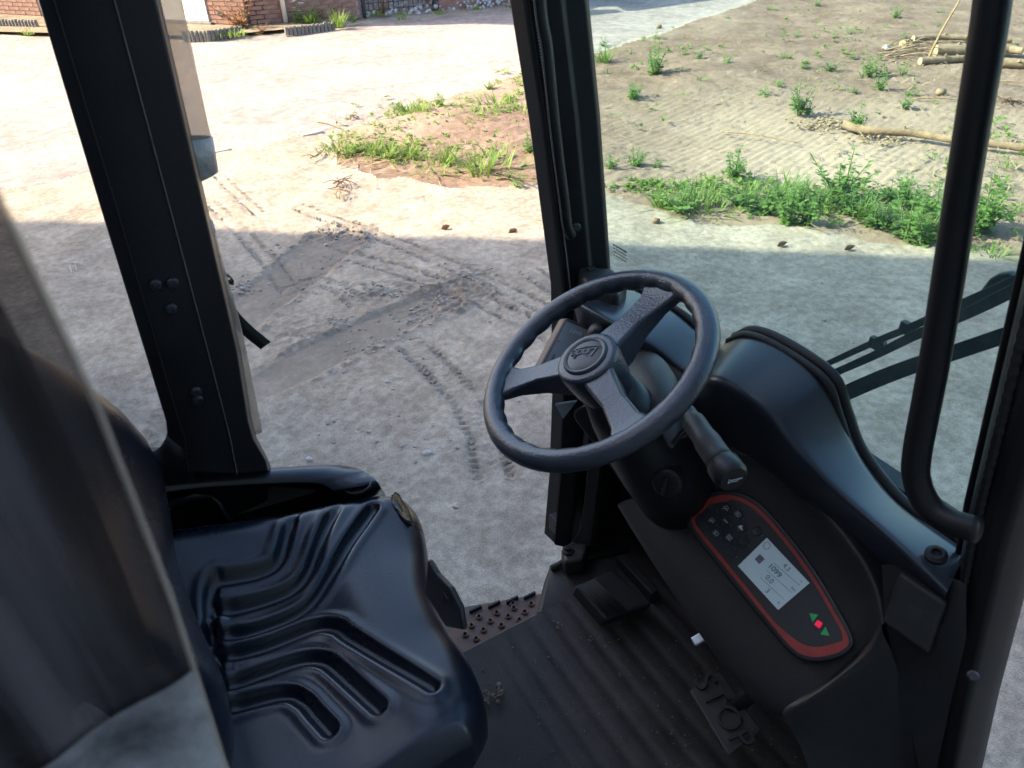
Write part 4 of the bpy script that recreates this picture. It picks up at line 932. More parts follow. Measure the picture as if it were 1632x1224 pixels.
# --- wide left rear pillar
def Bp(x, y, Y): return at(x, y, Y=Y)
cols = [([(28, -120), (60, 0), (159, 330), (230, 560), (264, 672), (266, 694)], 1.006), ([(54, -120), (86, 0), (185, 330), (252, 560), (285, 672), (293, 694)], 1.0), ([(150, -120), (182, 0), (270, 330), (331, 560), (360, 672), (367, 700)], .998), ([(222, -120), (250, 0), (325, 330), (378, 560), (396, 672), (404, 700)], 1.002), ([(228, -120), (256, 0), (331, 330), (384, 560), (402, 672), (410, 700)], 1.07)]
rows = [[Bp(c[0][i][0], c[0][i][1], c[1]) for c in cols] for i in range(6)]
rows.insert(0, [a+(a-b_)*((2.34-a[2])/(a[2]-b_[2])) for a, b_ in zip(rows[0], rows[1])])
rows.append([Bp(252, 716, 1.02), Bp(296, 722, 1.0), Bp(372, 728, .995), Bp(424, 735, 1.02), Bp(430, 738, 1.07)])
rows.append([Bp(225, 748, 1.02), Bp(300, 752, 1.0), Bp(378, 756, .995), Bp(428, 752, 1.02), Bp(433, 750, 1.07)])
full = []
for r in rows:
    q = CO+(r[0]-CO)*1.08; full.append(r+[V(r[-1][0], 1.10, r[-1][2]), V(q[0]+.012, q[1], q[2])])
bp = tb(MB().loft(full), 'rear_pillar', M_steel, bevel=.004, label='wide black left rear pillar with riveted inner panel')
for ci, m_ in ((1, M_trim), (2, M_pale)):
    P = smooth_path([rows[i][ci]+V(0, -.0012, 0) for i in range(9)], 6)
    tb(MB().tube(P, .0011, 5), 'seam_highlight', m_, bp, smooth=True)  # light caught on the facet edges, put in as thin paler beads
for x, y in ((248, 455), (275, 452), (273, 493), (312, 625), (315, 638)):
    c = Bp(x, y, .996); tb(MB().lathe(c, (0, -1, 0), [(.0085, -.004), (.0082, .001), (.0065, .003), (.0035, .0035), (.0028, .002), (.0, .002)], 18), 'rivet', M_bolt, bp, smooth=False)
# curved foot of the pillar running back along the window sill
ft = [[Bp(266, 690, 1.01), Bp(262, 706, 1.01), Bp(248, 717, 1.01), Bp(226, 723, 1.01), Bp(150, 730, 1.01)], [Bp(300, 722, 1.0), Bp(285, 735, 1.0), Bp(262, 742, 1.0), Bp(226, 745, 1.0), Bp(150, 752, 1.0)], [Bp(310, 765, 1.06), Bp(290, 770, 1.06), Bp(262, 774, 1.06), Bp(226, 778, 1.06), Bp(150, 786, 1.06)], [Bp(330, 830, 1.10), Bp(300, 835, 1.10), Bp(262, 840, 1.10), Bp(226, 845, 1.10), Bp(150, 850, 1.10)]]
tb(MB().grid(ft), 'window_sill', M_steel, bp, smooth=True, solid=.002)
tb(MB().prism([Bp(120, 738, 1.075), Bp(428, 738, 1.075), Bp(428, 900, 1.075), Bp(120, 910, 1.075)], (0, .05, 0)), 'side_sill', M_steel, bevel=.004)
# rolled-up clear door behind it, with repair patch, strip and strap
rl = [[at(x+dx*math.cos(a), y+6*math.sin(a)*1.0, Y=1.085-.020*math.sin(a)) for a in np.linspace(0, 2*math.pi, 14, endpoint=False)] for x, y, dx in ((215, -160, 42), (248, 0, 42), (272, 110, 41), (291, 200, 41), (296, 222, 42))]
rl.insert(0, [a+(a-b_)*((2.32-a[2])/(a[2]-b_[2])) for a, b_ in zip(rl[0], rl[1])])
rc = tb(MB().loft(rl, caps=False), 'rolled_curtain', M_pvc, smooth=True, label='rolled clear plastic door sheet behind the wide rear pillar')
rl2 = [[at(x+dx*math.cos(a), y+sl*math.cos(a)+5*math.sin(a), Y=1.083-.021*math.sin(a)) for a in np.linspace(0, 2*math.pi, 14, endpoint=False)] for x, y, dx, sl in ((296, 221, 43, -3), (302, 250, 42, -4), (308, 290, 40, -16))]
tb(MB().loft(rl2, caps=False), 'repair_patch', M_patch, rc, smooth=True, solid=.002)
tb(MB().tube([at(318, 366, Y=1.07), at(336, 362, Y=1.075), at(339, 362, Y=1.075)], [.014, .014, .010], 12), 'sheet_roll', M_patch, rc, smooth=True)
tb(MB().tube(smooth_path([at(334, 376, Y=1.065), at(352, 440, Y=1.065), at(375, 520, Y=1.068), at(394, 610, Y=1.07), at(410, 690, Y=1.07)], 5), .0085, 8, flat=.5), 'edge_strip', M_pvc, rc, smooth=True)
def ribbon(P, w, nm, m_, par, side=None, th=.0016):
    P = smooth_path(P, 6); r0, r1 = [], []
    for i, p in enumerate(P):
        t = unit(P[min(i+1, len(P)-1)]-P[max(i-1, 0)]); s_ = unit(np.cross(t, CF if side is None else side)); r0.append(p+s_*w/2); r1.append(p-s_*w/2)
    return tb(MB().grid([r0, r1]), nm, m_, par, smooth=True, solid=th)
strap = ribbon([at(350, 447, Y=1.09), at(356, 470, Y=1.10), at(370, 500, Y=1.11), at(394, 526, Y=1.12), at(423, 550, Y=1.13)], .021, 'strap', M_web, rc)
ribbon([at(346, 444, Y=1.08), at(352, 437, Y=1.09), at(364, 438, Y=1.10), at(371, 446, Y=1.105), at(366, 453, Y=1.105)], .010, 'strap_loop', M_web, strap, side=unit(CR+CU))

# --- roof and right rear frame (overhead guard), above and beside the view
gm = MB()
for y0, y1 in ((.20, .26), (1.02, 1.08)): gm.prism([(-.55, y0, 2.33), (.70, y0, 2.33), (.70, y1, 2.33), (-.55, y1, 2.33)], (0, 0, .06))
for x0 in (-.55, .64): gm.prism([(x0, .262, 2.33), (x0+.06, .262, 2.33), (x0+.06, 1.018, 2.33), (x0, 1.018, 2.33)], (0, 0, .06))
guard = tb(gm, 'overhead_guard', M_steel)
for k in range(7):
    x = -.42+k*.155; tb(MB().prism([(x, .262, 2.335), (x+.03, .262, 2.335), (x+.03, 1.018, 2.335), (x, 1.018, 2.335)], (0, 0, .05)), 'guard_bar', M_steel, guard)
tb(MB().prism([(-.50, .18, .8), (-.40, .18, .8), (-.40, .24, .8), (-.50, .24, .8)], (0.05, 0, 1.55)), 'rear_post', M_steel, bevel=.006)
tb(MB().prism([(-1.5, .15, .78), (-.30, .15, .78), (-.30, 1.05, .78), (-1.5, 1.05, .78)], (0, 0, .45)), 'engine_cover', M_steel, bevel=.03)

# --- driver's seat
seat_c = V(.09, .74, 0)
def seat_edges():
    front = [(.262, .962), (.298, .940), (.310, .895), (.298, .845), (.270, .770), (.254, .712), (.250, .655), (.252, .600), (.244, .540), (.228, .500), (.195, .472)]
    right = [(.195, .472), (.05, .468), (-.10, .470), (-.24, .48)]
    left = [(.262, .962), (.10, .972), (-.09, .985), (-.24, 1.0)]
    return front, left, right
fr_, le_, ri_ = seat_edges(); NU, NV = 150, 150
Lr = np.array(resample(smooth_path([(*p, 0) for p in le_], 8), NU))[:, :2]; Rr = np.array(resample(smooth_path([(*p, 0) for p in ri_], 8), NU))[:, :2]
Fr = np.array(resample(smooth_path([(*p, 0) for p in fr_], 8), NV))[:, :2]; Br = np.linspace(Lr[-1], Rr[-1], NV)
u = np.linspace(0, 1, NU)[:, None, None]; v = np.linspace(0, 1, NV)[None, :, None]
P2 = (1-u)*Fr[None]+u*Br[None]+(1-v)*Lr[:, None]+v*Rr[:, None]-((1-u)*(1-v)*Lr[0]+u*(1-v)*Lr[-1]+(1-u)*v*Rr[0]+u*v*Rr[-1])
SX, SY = P2[..., 0], P2[..., 1]
dedge = np.minimum(np.minimum(polydist(SX, SY, [tuple(p) for p in Fr])[0], polydist(SX, SY, [tuple(p) for p in Lr])[0]), polydist(SX, SY, [tuple(p) for p in Rr])[0])
SZ = 1.178+0*SX
lb = sstep(.80, 1.0, SY); rbk = sstep(.66, .50, SY)
SZ += lb*(.012+.085*sstep(.24, -.14, SX))+rbk*.012
SZ -= .012*sstep(.10, .30, SX)*(1-lb)                       # thigh roll falls away at the front
SZ += .02*np.exp(-((SX-.17)/.08)**2)*(1-.4*lb)
SZ += .03*sstep(-.06, -.22, SX)
r_e = .038; SZ -= r_e*(1-np.sqrt(np.clip(1-(1-np.clip(dedge/r_e, 0, 1))**2, 0, 1)))
def sgr(pts): return [tuple(at(x, y, Z=1.185)[:2]) for x, y in pts]
GRO = [sgr(p) for p in ([(332, 1009), (338, 960), (351, 938), (365, 935), (420, 918), (447, 900), (462, 865), (476, 828)], [(348, 974), (392, 964), (461, 940), (492, 913), (514, 870), (538, 820)], [(351, 1009), (406, 999), (485, 968), (526, 923), (560, 868), (595, 812)],
        [(351, 1043), (420, 1026), (499, 999), (536, 1002), (560, 1019), (690, 1105)], [(351, 1091), (420, 1067), (475, 1050), (509, 1050), (536, 1067), (604, 1135)], [(350, 1127), (446, 1103), (480, 1113), (500, 1135), (525, 1164)],
        [(334, 1000), (338, 1040), (340, 1085), (342, 1130)])]
for i, g in enumerate(GRO):
    g2 = [tuple(p[:2]) for p in smooth_path([(*p, 0) for p in g], 6)]
    d, a, s_, L_ = polydist(SX, SY, g2); w = .0092 if i < 6 else .010
    fe_ = sstep(.012, .05, dedge); SZ -= .0115*np.exp(-(d/w)**3.6)*fe_
    SZ += .0030*np.exp(-((d-.016)/.008)**2)*fe_
SZ += (fbm(SX*9, SY*9, 2, 91)-.5)*.0012
cush = MB()
rowsS = [[(SX[i, j], SY[i, j], SZ[i, j]) for j in range(NV)] for i in range(NU)]
cush.grid(rowsS)
bnd = [rowsS[i][0] for i in range(NU-1, 0, -1)]+rowsS[0]+[rowsS[i][-1] for i in range(1, NU)]
cen_ = V(.02, .74, 0)
def skirt(k, dz): return [tuple(V(p[0], p[1], 0)*(1-k)+cen_*k+V(0, 0, p[2]+dz)) for p in bnd]
cush.grid([bnd, skirt(-.006, -.018), skirt(-.004, -.045), skirt(.03, -.075), skirt(.10, -.095), skirt(.2, -.10)])
seat = tb(cush, 'driver_seat', M_seat, smooth=True, label='navy black moulded vinyl driver seat with torn front corner')
# torn corner showing foam
tp_ = [at(624, 788, Z=1.186), at(634, 783, Z=1.190), at(643, 797, Z=1.188), at(652, 812, Z=1.186), at(655, 828, Z=1.182), at(646, 826, Z=1.184), at(634, 812, Z=1.188), at(627, 800, Z=1.188)]
tr = MB(); tp_ = [p+V(rng.uniform(-.002, .002), rng.uniform(-.002, .002), -.003) for p in tp_]; ct = sum(tp_)/8+V(0, 0, -.006)
tr.add(tp_+[ct]+[p+V(0, 0, -.02) for p in tp_], [(i, (i+1) % 8, 8) for i in range(8)]+[(9+i, 9+(i+1) % 8, (i+1) % 8, i) for i in range(8)])
tb(tr, 'exposed_foam', M_foam, seat, label='yellow foam showing through the torn seat corner')
tb(MB().tube([p+V(rng.uniform(-.002, .002), rng.uniform(-.002, .002), -.001) for p in smooth_path(tp_+[tp_[0]], 3)], .0014, 6), 'torn_edge', M_rubber, seat, smooth=True)
# backrest
bk = []
for z, x, w, yc, dep in ((1.20, -.08, .20, .745, .10), (1.28, -.045, .235, .75, .12), (1.38, -.020, .243, .755, .13), (1.48, -.035, .243, .755, .13), (1.60, -.10, .235, .755, .13), (1.70, -.17, .215, .755, .11), (1.78, -.27, .17, .755, .08), (1.80, -.30, .10, .755, .04)):
    rg = []
    for t in np.linspace(0, 2*math.pi, 32, endpoint=False):
        c_, s_ = math.cos(t), math.sin(t); y = yc+w*math.copysign(abs(s_)**.6, s_)*1.06; fx = x-dep*.5+dep*.5*math.copysign(abs(c_)**.7, c_)
        if c_ > 0: fx -= .035*c_*(1-min(1, abs(y-yc)/w)**2)
        rg.append((fx, y, z))
    bk.append(rg)
tb(MB().loft(bk), 'backrest', M_seat, seat, smooth=True, sub=1)
tb(MB().prism([(-.25, .53, FL), (.13, .53, FL), (.13, .93, FL), (-.25, .93, FL)], (0, 0, .30)), 'seat_base', M_black, seat, bevel=.02)
# plastic suspension cover peeking out at the front left, with its adjuster mark
sc0 = [at(x, y, X=.215) for x, y in ((680, 892), (694, 915), (715, 937), (732, 970), (738, 1006), (710, 1000), (676, 945))]
cn = unit(np.cross(sc0[2]-sc0[0], sc0[4]-sc0[0])); cn = cn if cn@CF < 0 else -cn
cvr = tb(MB().prism(sc0, -cn*.008), 'suspension_cover', M_shroud, seat, bevel=.004)
ic = MB(); c0 = at(713, 957, Z=1.06)+cn*.002; cu_ = unit(np.cross(cn, CR)); cr_ = np.cross(cu_, cn)
c0 = onpl(714, 957, cn, sc0[2])+cn*.002
ic.tube([c0+cr_*.010+cu_*.008, c0+cr_*.006+cu_*.012, c0-cr_*.006+cu_*.010, c0-cr_*.007-cu_*.010, c0-cr_*.002-cu_*.013], .0009, 5); ic.tube([c0+cr_*.001+cu_*.006, c0+cr_*.002-cu_*.006, c0+cr_*.009-cu_*.008], .0009, 5)
tb(ic, 'adjuster_mark', M_rubber, cvr)
# storage tray on the left of the seat
TRo = [(150, 776), (240, 764), (330, 754), (430, 746), (520, 741), (560, 744), (590, 757), (608, 778), (612, 800), (560, 826), (430, 842), (300, 860), (150, 885)]
def trp(x, y, dz=0.):  # rim rises towards the rear
    z = 1.198+.085*max(0, (560-x)/330.)-(.055 if y > 778+(606-x)*.09 else 0)
    return at(x, y, Z=z+dz)
so_ = closed_smooth(TRo, 3)
in_ = [tuple(V(*p)) for p in closed_smooth([(180, 800), (250, 786), (330, 776), (430, 770), (498, 769), (525, 777), (543, 795), (520, 812), (430, 826), (300, 842), (190, 856)], 4)]
m_ = len(in_); out_ = []
dirs = []
c_in = V(360, 800)
for p in in_:
    d = V(*p)-c_in; best = None; ang = math.atan2(d[1]*8, d[0])
    q = min(so_, key=lambda q_: abs((math.atan2((q_[1]-800)*8, q_[0]-360)-ang+math.pi) % (2*math.pi)-math.pi)); out_.append(q)
tm = MB(); loops = [[trp(*p, -.10) for p in out_], [trp(*p, -.02) for p in out_], [trp(*p) for p in out_], [trp(*p, .002) for p in in_], [trp(*(V(*p)*.985+c_in*.015), -.006) for p in in_], [trp(*(V(*p)*.95+c_in*.05), -.055) for p in in_], [trp(*(V(*p)*.80+c_in*.2), -.07) for p in in_]]
tm.loft(loops, caps=False); tm.add([tuple(trp(*c_in, -.072))], []); 
tray = tb(tm, 'side_tray', M_dash, seat, smooth=True, solid=.003)
tb(MB().prism([trp(*(V(*p)*.93+c_in*.07), -.060) for p in in_], (0, 0, -.004)), 'tray_floor', M_black, tray)
ch = at(569, 772, Z=1.199)
tb(MB().lathe(ch, (0, .1, 1), [(.026, -.004), (.0245, .0015), (.0225, .000), (.019, -.010), (.010, -.012), (.0, -.012)], 26), 'cup_recess', M_black, tray, smooth=True)
lm = [(255, 812), (275, 796), (310, 786), (335, 788), (350, 800), (360, 822)]
tb(MB().grid([[trp(*p, -.004) for p in lm], [trp(*p, -.012) for p in [(x+8, y+6) for x, y in lm]], [trp(*p, -.06) for p in [(x+12, y+10) for x, y in lm]]]), 'tray_divider', M_black, tray, smooth=True, solid=.004)

# --- smoked plastic door curtain at the near right, bunched into folds
cx = np.linspace(0, 1, 90); rowsC = []; zh = float(at(322, 1062, Y=.20)[2])
def cur(s, z):
    z = z-.09*s*max(0, 1-abs(z-zh)/.35)
    x = float(np.interp(z, (1.6, 1.79, 1.9, 1.98, 2.04, 2.12), (-.035, -.0290, -.0215, -.0188, -.0206, -.023)))-.30*s; w = .20; am = .3+1.3*min(1, max(0, (z-1.88)/.25)); y = w+am*(.0055*math.sin(s*30+.5*math.sin(z*3))*min(1, s*12)+.0026*math.sin(s*61+2)*min(1, s*9))+.001*math.sin(z*9+s*20)
    return (x+.004*math.sin(s*34), y, z)
for z in np.linspace(zh, 2.36, 30): rowsC.append([cur(s, float(z)) for s in cx])
curt = tb(MB().grid(rowsC), 'door_curtain', M_pvc2, smooth=True, label='smoked plastic door curtain bunched in folds in the left foreground')
for a0, a1, dy in ((.05, .30, .010), (.42, .62, .012), (.70, 1., .010)):
    tb(MB().grid([[tuple(V(*cur(a0+(a1-a0)*s, float(z)))+V(0, dy+.003*math.sin(s*9), 0)) for s in np.linspace(0, 1, 30)] for z in np.linspace(zh+.004, 2.36, 20)]), 'curtain_fold', M_pvc2, curt, smooth=True)
rowsH = [[tuple(V(*cur(s, float(z)))+V(0, -.002, 0)) for s in cx] for z in np.linspace(zh-.25, zh+.004, 14)]
tb(MB().grid(rowsH), 'curtain_hem', M_hem, curt, smooth=True)
tb(MB().tube([V(*cur(0, float(z))) for z in np.linspace(zh-.24, 2.36, 30)], .0012, 6), 'curtain_edge', M_pvc, curt, smooth=True)

# --- dry mud left on the mat
gr_ = MB(); RM = random.Random(44)
for k in range(260):
    c = V(RM.uniform(.32, .76), RM.uniform(.30, .83), FL+.001); r_ = RM.uniform(.0006, .0021); gr_.blob(c, (r_, r_*RM.uniform(.6, 1.3), r_*.7), k, 5, .3)
tag(gr_.build('mat_grit', M_mud), 'fine sandy grit strewn over the ribbed floor mat', 'grit', kind='stuff')
def on_mat(x, y): return at(x, y, Z=FL+.008)
for i, (x, y, s_, lab) in enumerate(((789, 1110, .013, 'largest crumbled mud clod on the mat near the seat edge'), (889, 993, .008, 'mud clod at the corner of the mat by the entry step'), (853, 1055, .004, 'tiny mud crumb mid mat below the corner clod'), (988, 1075, .0035, 'tiny mud crumb on the ribs below the accelerator pedal'), (941, 1018, .005, 'mud crumb just left of the accelerator pedal'), (896, 955, .003, 'smallest mud crumb near the bolted strut foot'), (1012, 1130, .003, 'mud crumb near the lettered brake pedal'))):
    b = MB(); R3 = random.Random(i)
    for k in range(16 if s_ > .01 else 5):
        b.blob(on_mat(x, y)+V(R3.uniform(-1, 1)*s_*(1.6 if s_ > .01 else 1), R3.uniform(-1, 1)*s_*1.3, s_*.15), (s_*R3.uniform(.15, .5), s_*R3.uniform(.15, .5), s_*.22), i*20+k, 6, .3)
    tag(b.build('mud_clod', M_mud), lab, 'mud', 'bits of dry mud on the floor mat')

# ------------------------------------------------------------------ weeds, logs, litter
def leaf_mat(name, c, c2, tr=.45):
    m = bpy.data.materials.new(name); m.use_nodes = True; nt = m.node_tree; N = nt.nodes; L = nt.links; N.clear()
    o = N.new('ShaderNodeOutputMaterial'); p = N.new('ShaderNodeBsdfPrincipled'); p.inputs['Roughness'].default_value = .55; p.inputs['Specular IOR Level'].default_value = .3
    t = N.new('ShaderNodeBsdfTranslucent'); mx = N.new('ShaderNodeMixShader'); mx.inputs[0].default_value = tr
    g = N.new('ShaderNodeNewGeometry'); oi = N.new('ShaderNodeObjectInfo'); ad = N.new('ShaderNodeMath'); ad.operation = 'ADD'
    r = N.new('ShaderNodeValToRGB'); r.color_ramp.elements[0].color = (*c, 1); r.color_ramp.elements[1].color = (*c2, 1)
    mu = N.new('ShaderNodeMath'); mu.operation = 'MULTIPLY'; mu.inputs[1].default_value = .5
    L.new(g.outputs['Random Per Island'], ad.inputs[0]); L.new(oi.outputs['Random'], ad.inputs[1]); L.new(ad.outputs[0], mu.inputs[0]); L.new(mu.outputs[0], r.inputs[0])
    L.new(r.outputs[0], p.inputs['Base Color']); L.new(r.outputs[0], t.inputs[0]); L.new(p.outputs[0], mx.inputs[1]); L.new(t.outputs[0], mx.inputs[2]); L.new(mx.outputs[0], o.inputs[0])
    return m
M_grass = leaf_mat('grass_blade', (.115, .215, .04), (.24, .34, .08))
M_leaf = leaf_mat('weed_leaf', (.115, .235, .055), (.23, .38, .10), .55)
M_stem = mat('weed_stem', (.10, .15, .05), .7)
M_dry = mat('dry_stalk', (.26, .18, .09), .85, var=.3, vscale=20)
M_dryred = leaf_mat('dry_leaf', (.16, .06, .03), (.30, .15, .06), .3)
M_petal = mat('white_petal', (.8, .8, .76), .6)
M_yellow = mat('yellow_flower', (.6, .42, .03), .6)
def blade(b, base, az, h, lean, w, R, nseg=4):
    d = V(math.cos(az), math.sin(az), 0); s_ = V(-d[1], d[0], 0); vs = []
    for k in range(nseg+1):
        t = k/nseg; c = base+d*(lean*h*t**1.7)+V(0, 0, h*(t-.35*lean*t*t)); ww = w*(1-t)**.7*(.55+.9*min(t*2, .5))
        vs += [c+s_*ww, c-s_*ww]
    b.add(vs, [(2*k, 2*k+1, 2*k+3, 2*k+2) for k in range(nseg)])
def grass_mesh(seed, n=70, spread=.35, lean=.8, w=.022):
    R = random.Random(seed); b = MB()
    for i in range(n):
        a = R.uniform(0, 6.28); r = spread*R.random()**.7*.55; h = R.uniform(.35, 1.0)
        blade(b, V(math.cos(a)*r, math.sin(a)*r, -.02), a+R.uniform(-.9, .9), h, R.uniform(.15, lean), w*R.uniform(.6, 1.3), R)
    return b
def leaf(b, c, d, up, l, w):
    d = unit(d); s_ = unit(np.cross(d, up)); n = np.cross(s_, d)
    b.add([c, c+d*l*.35+s_*w*.5+n*l*.05, c+d*l*.7+s_*w*.38+n*l*.03, c+d*l-n*l*.08, c+d*l*.7-s_*w*.38+n*l*.03, c+d*l*.35-s_*w*.5+n*l*.05, c+d*l*.5-n*l*.03], [(0, 1, 6), (1, 2, 6), (2, 3, 6), (3, 4, 6), (4, 5, 6), (5, 0, 6)])
def bush_mesh(seed, nst=7, spread=.45, lpst=26, ls=.14, upright=.6):
    R = random.Random(seed); lv, stm = MB(), MB()
    for i in range(nst):
        a = R.uniform(0, 6.28); h = R.uniform(.55, 1.) if i else 1.0; lean = spread*R.uniform(.3, 1.1) if i else spread*.15; d = V(math.cos(a), math.sin(a), 0)
        path = [V(0, 0, -.03)+d*(.04+lean*(t**1.2))+V(R.uniform(-.02, .02), R.uniform(-.02, .02), h*t*(1-.2*t*lean)) for t in (0, .3, .6, 1.)]
        stm.tube(path, [.018, .013, .009, .004], 5, caps=False)
        for k in range(lpst):
            t = .08+.92*(k+R.random())/lpst; j = min(2, int(t*3)); p = path[j]+(path[j+1]-path[j])*(t*3-j)
            aa = R.uniform(0, 6.28); ld = V(math.cos(aa), math.sin(aa), R.uniform(-.25, .7)); sz = ls*R.uniform(.6, 1.25)*(1.15-.55*t)
            c = p+unit(ld)*R.uniform(.0, .12)*(1.1-t); leaf(lv, c, ld, V(0, 0, 1)+V(R.uniform(-.5, .5), R.uniform(-.5, .5), 0), sz, sz*R.uniform(.55, .8))
    return lv, stm
def raw(mb, name, m):
    me = bpy.data.meshes.new(name); me.from_pydata(mb.v, [], mb.f); me.update(); me.materials.append(m); me.polygons.foreach_set('use_smooth', [True]*len(me.polygons)); return me
GRASS = [raw(grass_mesh(i, 60+20*(i % 3), .5+.15*(i % 2), .75+.25*(i % 3)), 'grass_tuft', M_grass) for i in range(5)]
LOWG = [raw(grass_mesh(40+i, 45, .9, 1.3, .030), 'grass_tuft', M_grass) for i in range(3)]
BUSH = []
for i in range(5):
    l, s_ = bush_mesh(100+i, 6+i % 3, .40+.08*(i % 3), 30, .15); BUSH.append((raw(l, 'leaves', M_leaf), raw(s_, 'stem', M_stem)))
SPRIG = []
for i in range(4):
    l, s_ = bush_mesh(200+i, 4, .6, 12, .22); SPRIG.append((raw(l, 'leaves', M_leaf), raw(s_, 'stem', M_stem)))
WIDE = []
for i in range(3):
    l, s_ = bush_mesh(300+i, 12, .85, 26, .13); WIDE.append((raw(l, 'leaves', M_leaf), raw(s_, 'stem', M_stem)))
ORD = ['', 'first', 'second', 'third', 'fourth', 'fifth', 'sixth', 'seventh', 'eighth', 'ninth', 'tenth', 'eleventh', 'twelfth', 'thirteenth', 'fourteenth', 'fifteenth', 'sixteenth', 'seventeenth', 'eighteenth', 'nineteenth', 'twentieth']
def ordw(i):
    if i <= 20: return ORD[i]
    t = {2: 'twenty', 3: 'thirty', 4: 'forty', 5: 'fifty', 6: 'sixty'}[i//10]; return (t[:-1]+'ieth') if i % 10 == 0 else t+'-'+ORD[i % 10]
LOOK = {'g': ('grass_tuft', 'grass tuft'), 'l': ('grass_tuft', 'low spreading grass tuft'), 'b': ('goosefoot_weed', 'bushy leafy weed'), 's': ('weed_seedling', 'small leafy weed'), 'w': ('goosefoot_weed', 'broad leafy weed clump')}
def plants(lst, group, where, zfun=None):
    lst = sorted(lst, key=lambda p: p[0]); R = random.Random(len(lst))
    for i, (px, py, h, kind) in enumerate(lst):
        p = gnd(px, py); dist = np.linalg.norm(p-CO); cosd = math.hypot(p[0], p[1])/dist
        hm = h*dist/(FPX*cosd); p[2] = (zfun(p) if zfun else -.01)
        sc_ = (hm*R.uniform(.95, 1.15))
        if kind in 'gl':
            me = R.choice(GRASS if kind == 'g' else LOWG); o = bpy.data.objects.new(LOOK[kind][0], me); COL.objects.link(o); sxy = sc_*(1.15 if kind == 'g' else 1.9)
        else:
            src = {'b': BUSH, 's': SPRIG, 'w': WIDE}[kind]; ml, ms = R.choice(src)
            o = empty(LOOK[kind][0]); sxy = sc_*(1.35 if kind == 'w' else 1.1 if kind == 'b' else 1.3)
            for nm, me in (('leaves', ml), ('stem', ms)):
                c = bpy.data.objects.new(nm, me); COL.objects.link(c); c.parent = o
        o.location = tuple(p); o.scale = (sxy, sxy, sc_); o.rotation_euler = (R.uniform(-.08, .08), R.uniform(-.08, .08), R.uniform(0, 6.28))
        tag(o, f'{LOOK[kind][1]}, {ordw(i+1)} from the left {where}', 'grass' if kind in 'gl' else 'weed', group)
def z3(l): return [(1072+x/2.914, y/2.914, h/2.914, k) for x, y, h, k in l]
def z2(l): return [(500+x/2.914, y/2.914, h/2.914, k) for x, y, h, k in l]
FIELD = z3([(40, 255, 45, 's'), (118, 280, 52, 'b'), (235, 303, 58, 's'), (525, 280, 42, 's'), (430, 445, 55, 's'), (495, 405, 36, 's'), (590, 525, 125, 'b'), (628, 528, 70, 'b'), (612, 320, 45, 's'), (735, 328, 44, 'w'), (840, 275, 45, 's'), (912, 350, 85, 'b'), (880, 355, 45, 's'), (965, 415, 75, 'b'), (985, 350, 60, 's'), (1065, 343, 45, 's'),
    (845, 432, 32, 'w'), (1080, 498, 60, 'b'), (1105, 440, 45, 's'), (850, 602, 115, 'b'), (885, 602, 60, 's'), (130, 388, 50, 'g'), (28, 342, 40, 'g'), (45, 448, 30, 'g'), (1030, 88, 55, 'b'), (1065, 185, 42, 's'), (820, 163, 38, 's'), (882, 160, 30, 's'), (748, 185, 40, 's'), (585, 172, 28, 's'), (660, 182, 28, 's'), (670, 28, 34, 's'), (1240, 58, 32, 's'), (262, 85, 20, 's'), (455, 42, 18, 'l'), (1022, 215, 26, 's'), (1222, 478, 16, 'l'), (375, 315, 18, 's'), (960, 150, 20, 'l'), (1590, 218, 24, 's')])+\
    z2([(1342, 290, 95, 'g'), (1345, 215, 40, 's'), (1580, 352, 120, 'b'), (1480, 468, 95, 'b'), (1590, 182, 42, 's'), (1400, 342, 26, 'l'), (1392, 542, 26, 'l'), (1488, 770, 85, 'b'), (1585, 772, 50, 's'), (1375, 790, 75, 'b'), (1525, 190, 22, 's')])
plants(FIELD, 'weeds scattered over the bare field', 'among field weeds')
ROW = z3([(-60, 955, 110, 'g'), (20, 975, 150, 'g'), (95, 960, 130, 'g'), (150, 975, 110, 'l'), (215, 950, 90, 'g'), (285, 830, 130, 'b'), (300, 945, 120, 'g'), (350, 930, 140, 'g'), (410, 985, 190, 'g'), (470, 960, 130, 'g'), (530, 930, 170, 'g'), (545, 1040, 150, 'b'), (620, 1045, 150, 'b'), (600, 960, 130, 'g'), (690, 970, 140, 'g'), (770, 930, 210, 'b'), (825, 990, 150, 'g'), (880, 1010, 150, 'g'), (935, 1040, 160, 'g'), (1010, 920, 100, 'w'), (1080, 950, 110, 'w'), (1000, 1060, 120, 'g'), (1080, 1110, 170, 'b'), (1160, 1135, 190, 'b'), (1150, 980, 110, 'g'), (1230, 1000, 120, 'w'), (1290, 1060, 150, 'b'), (1405, 1075, 180, 'b'), (1440, 1060, 210, 'b'), (1490, 1180, 55, 'l'), (1375, 1160, 35, 'l'), (355, 1015, 35, 's'), (1590, 980, 40, 'l'), (1560, 770, 30, 'l')])
ROW = [(x, y, h*.8, 'w') if (k == 'g' and i % 5 in (1, 3)) else (x, y, h*.85, k) if k == 'g' else (x, y, h, k) for i, (x, y, h, k) in enumerate(ROW)]
plants(ROW, 'row of weeds along the near edge of the field', 'in the row beyond the windscreen')
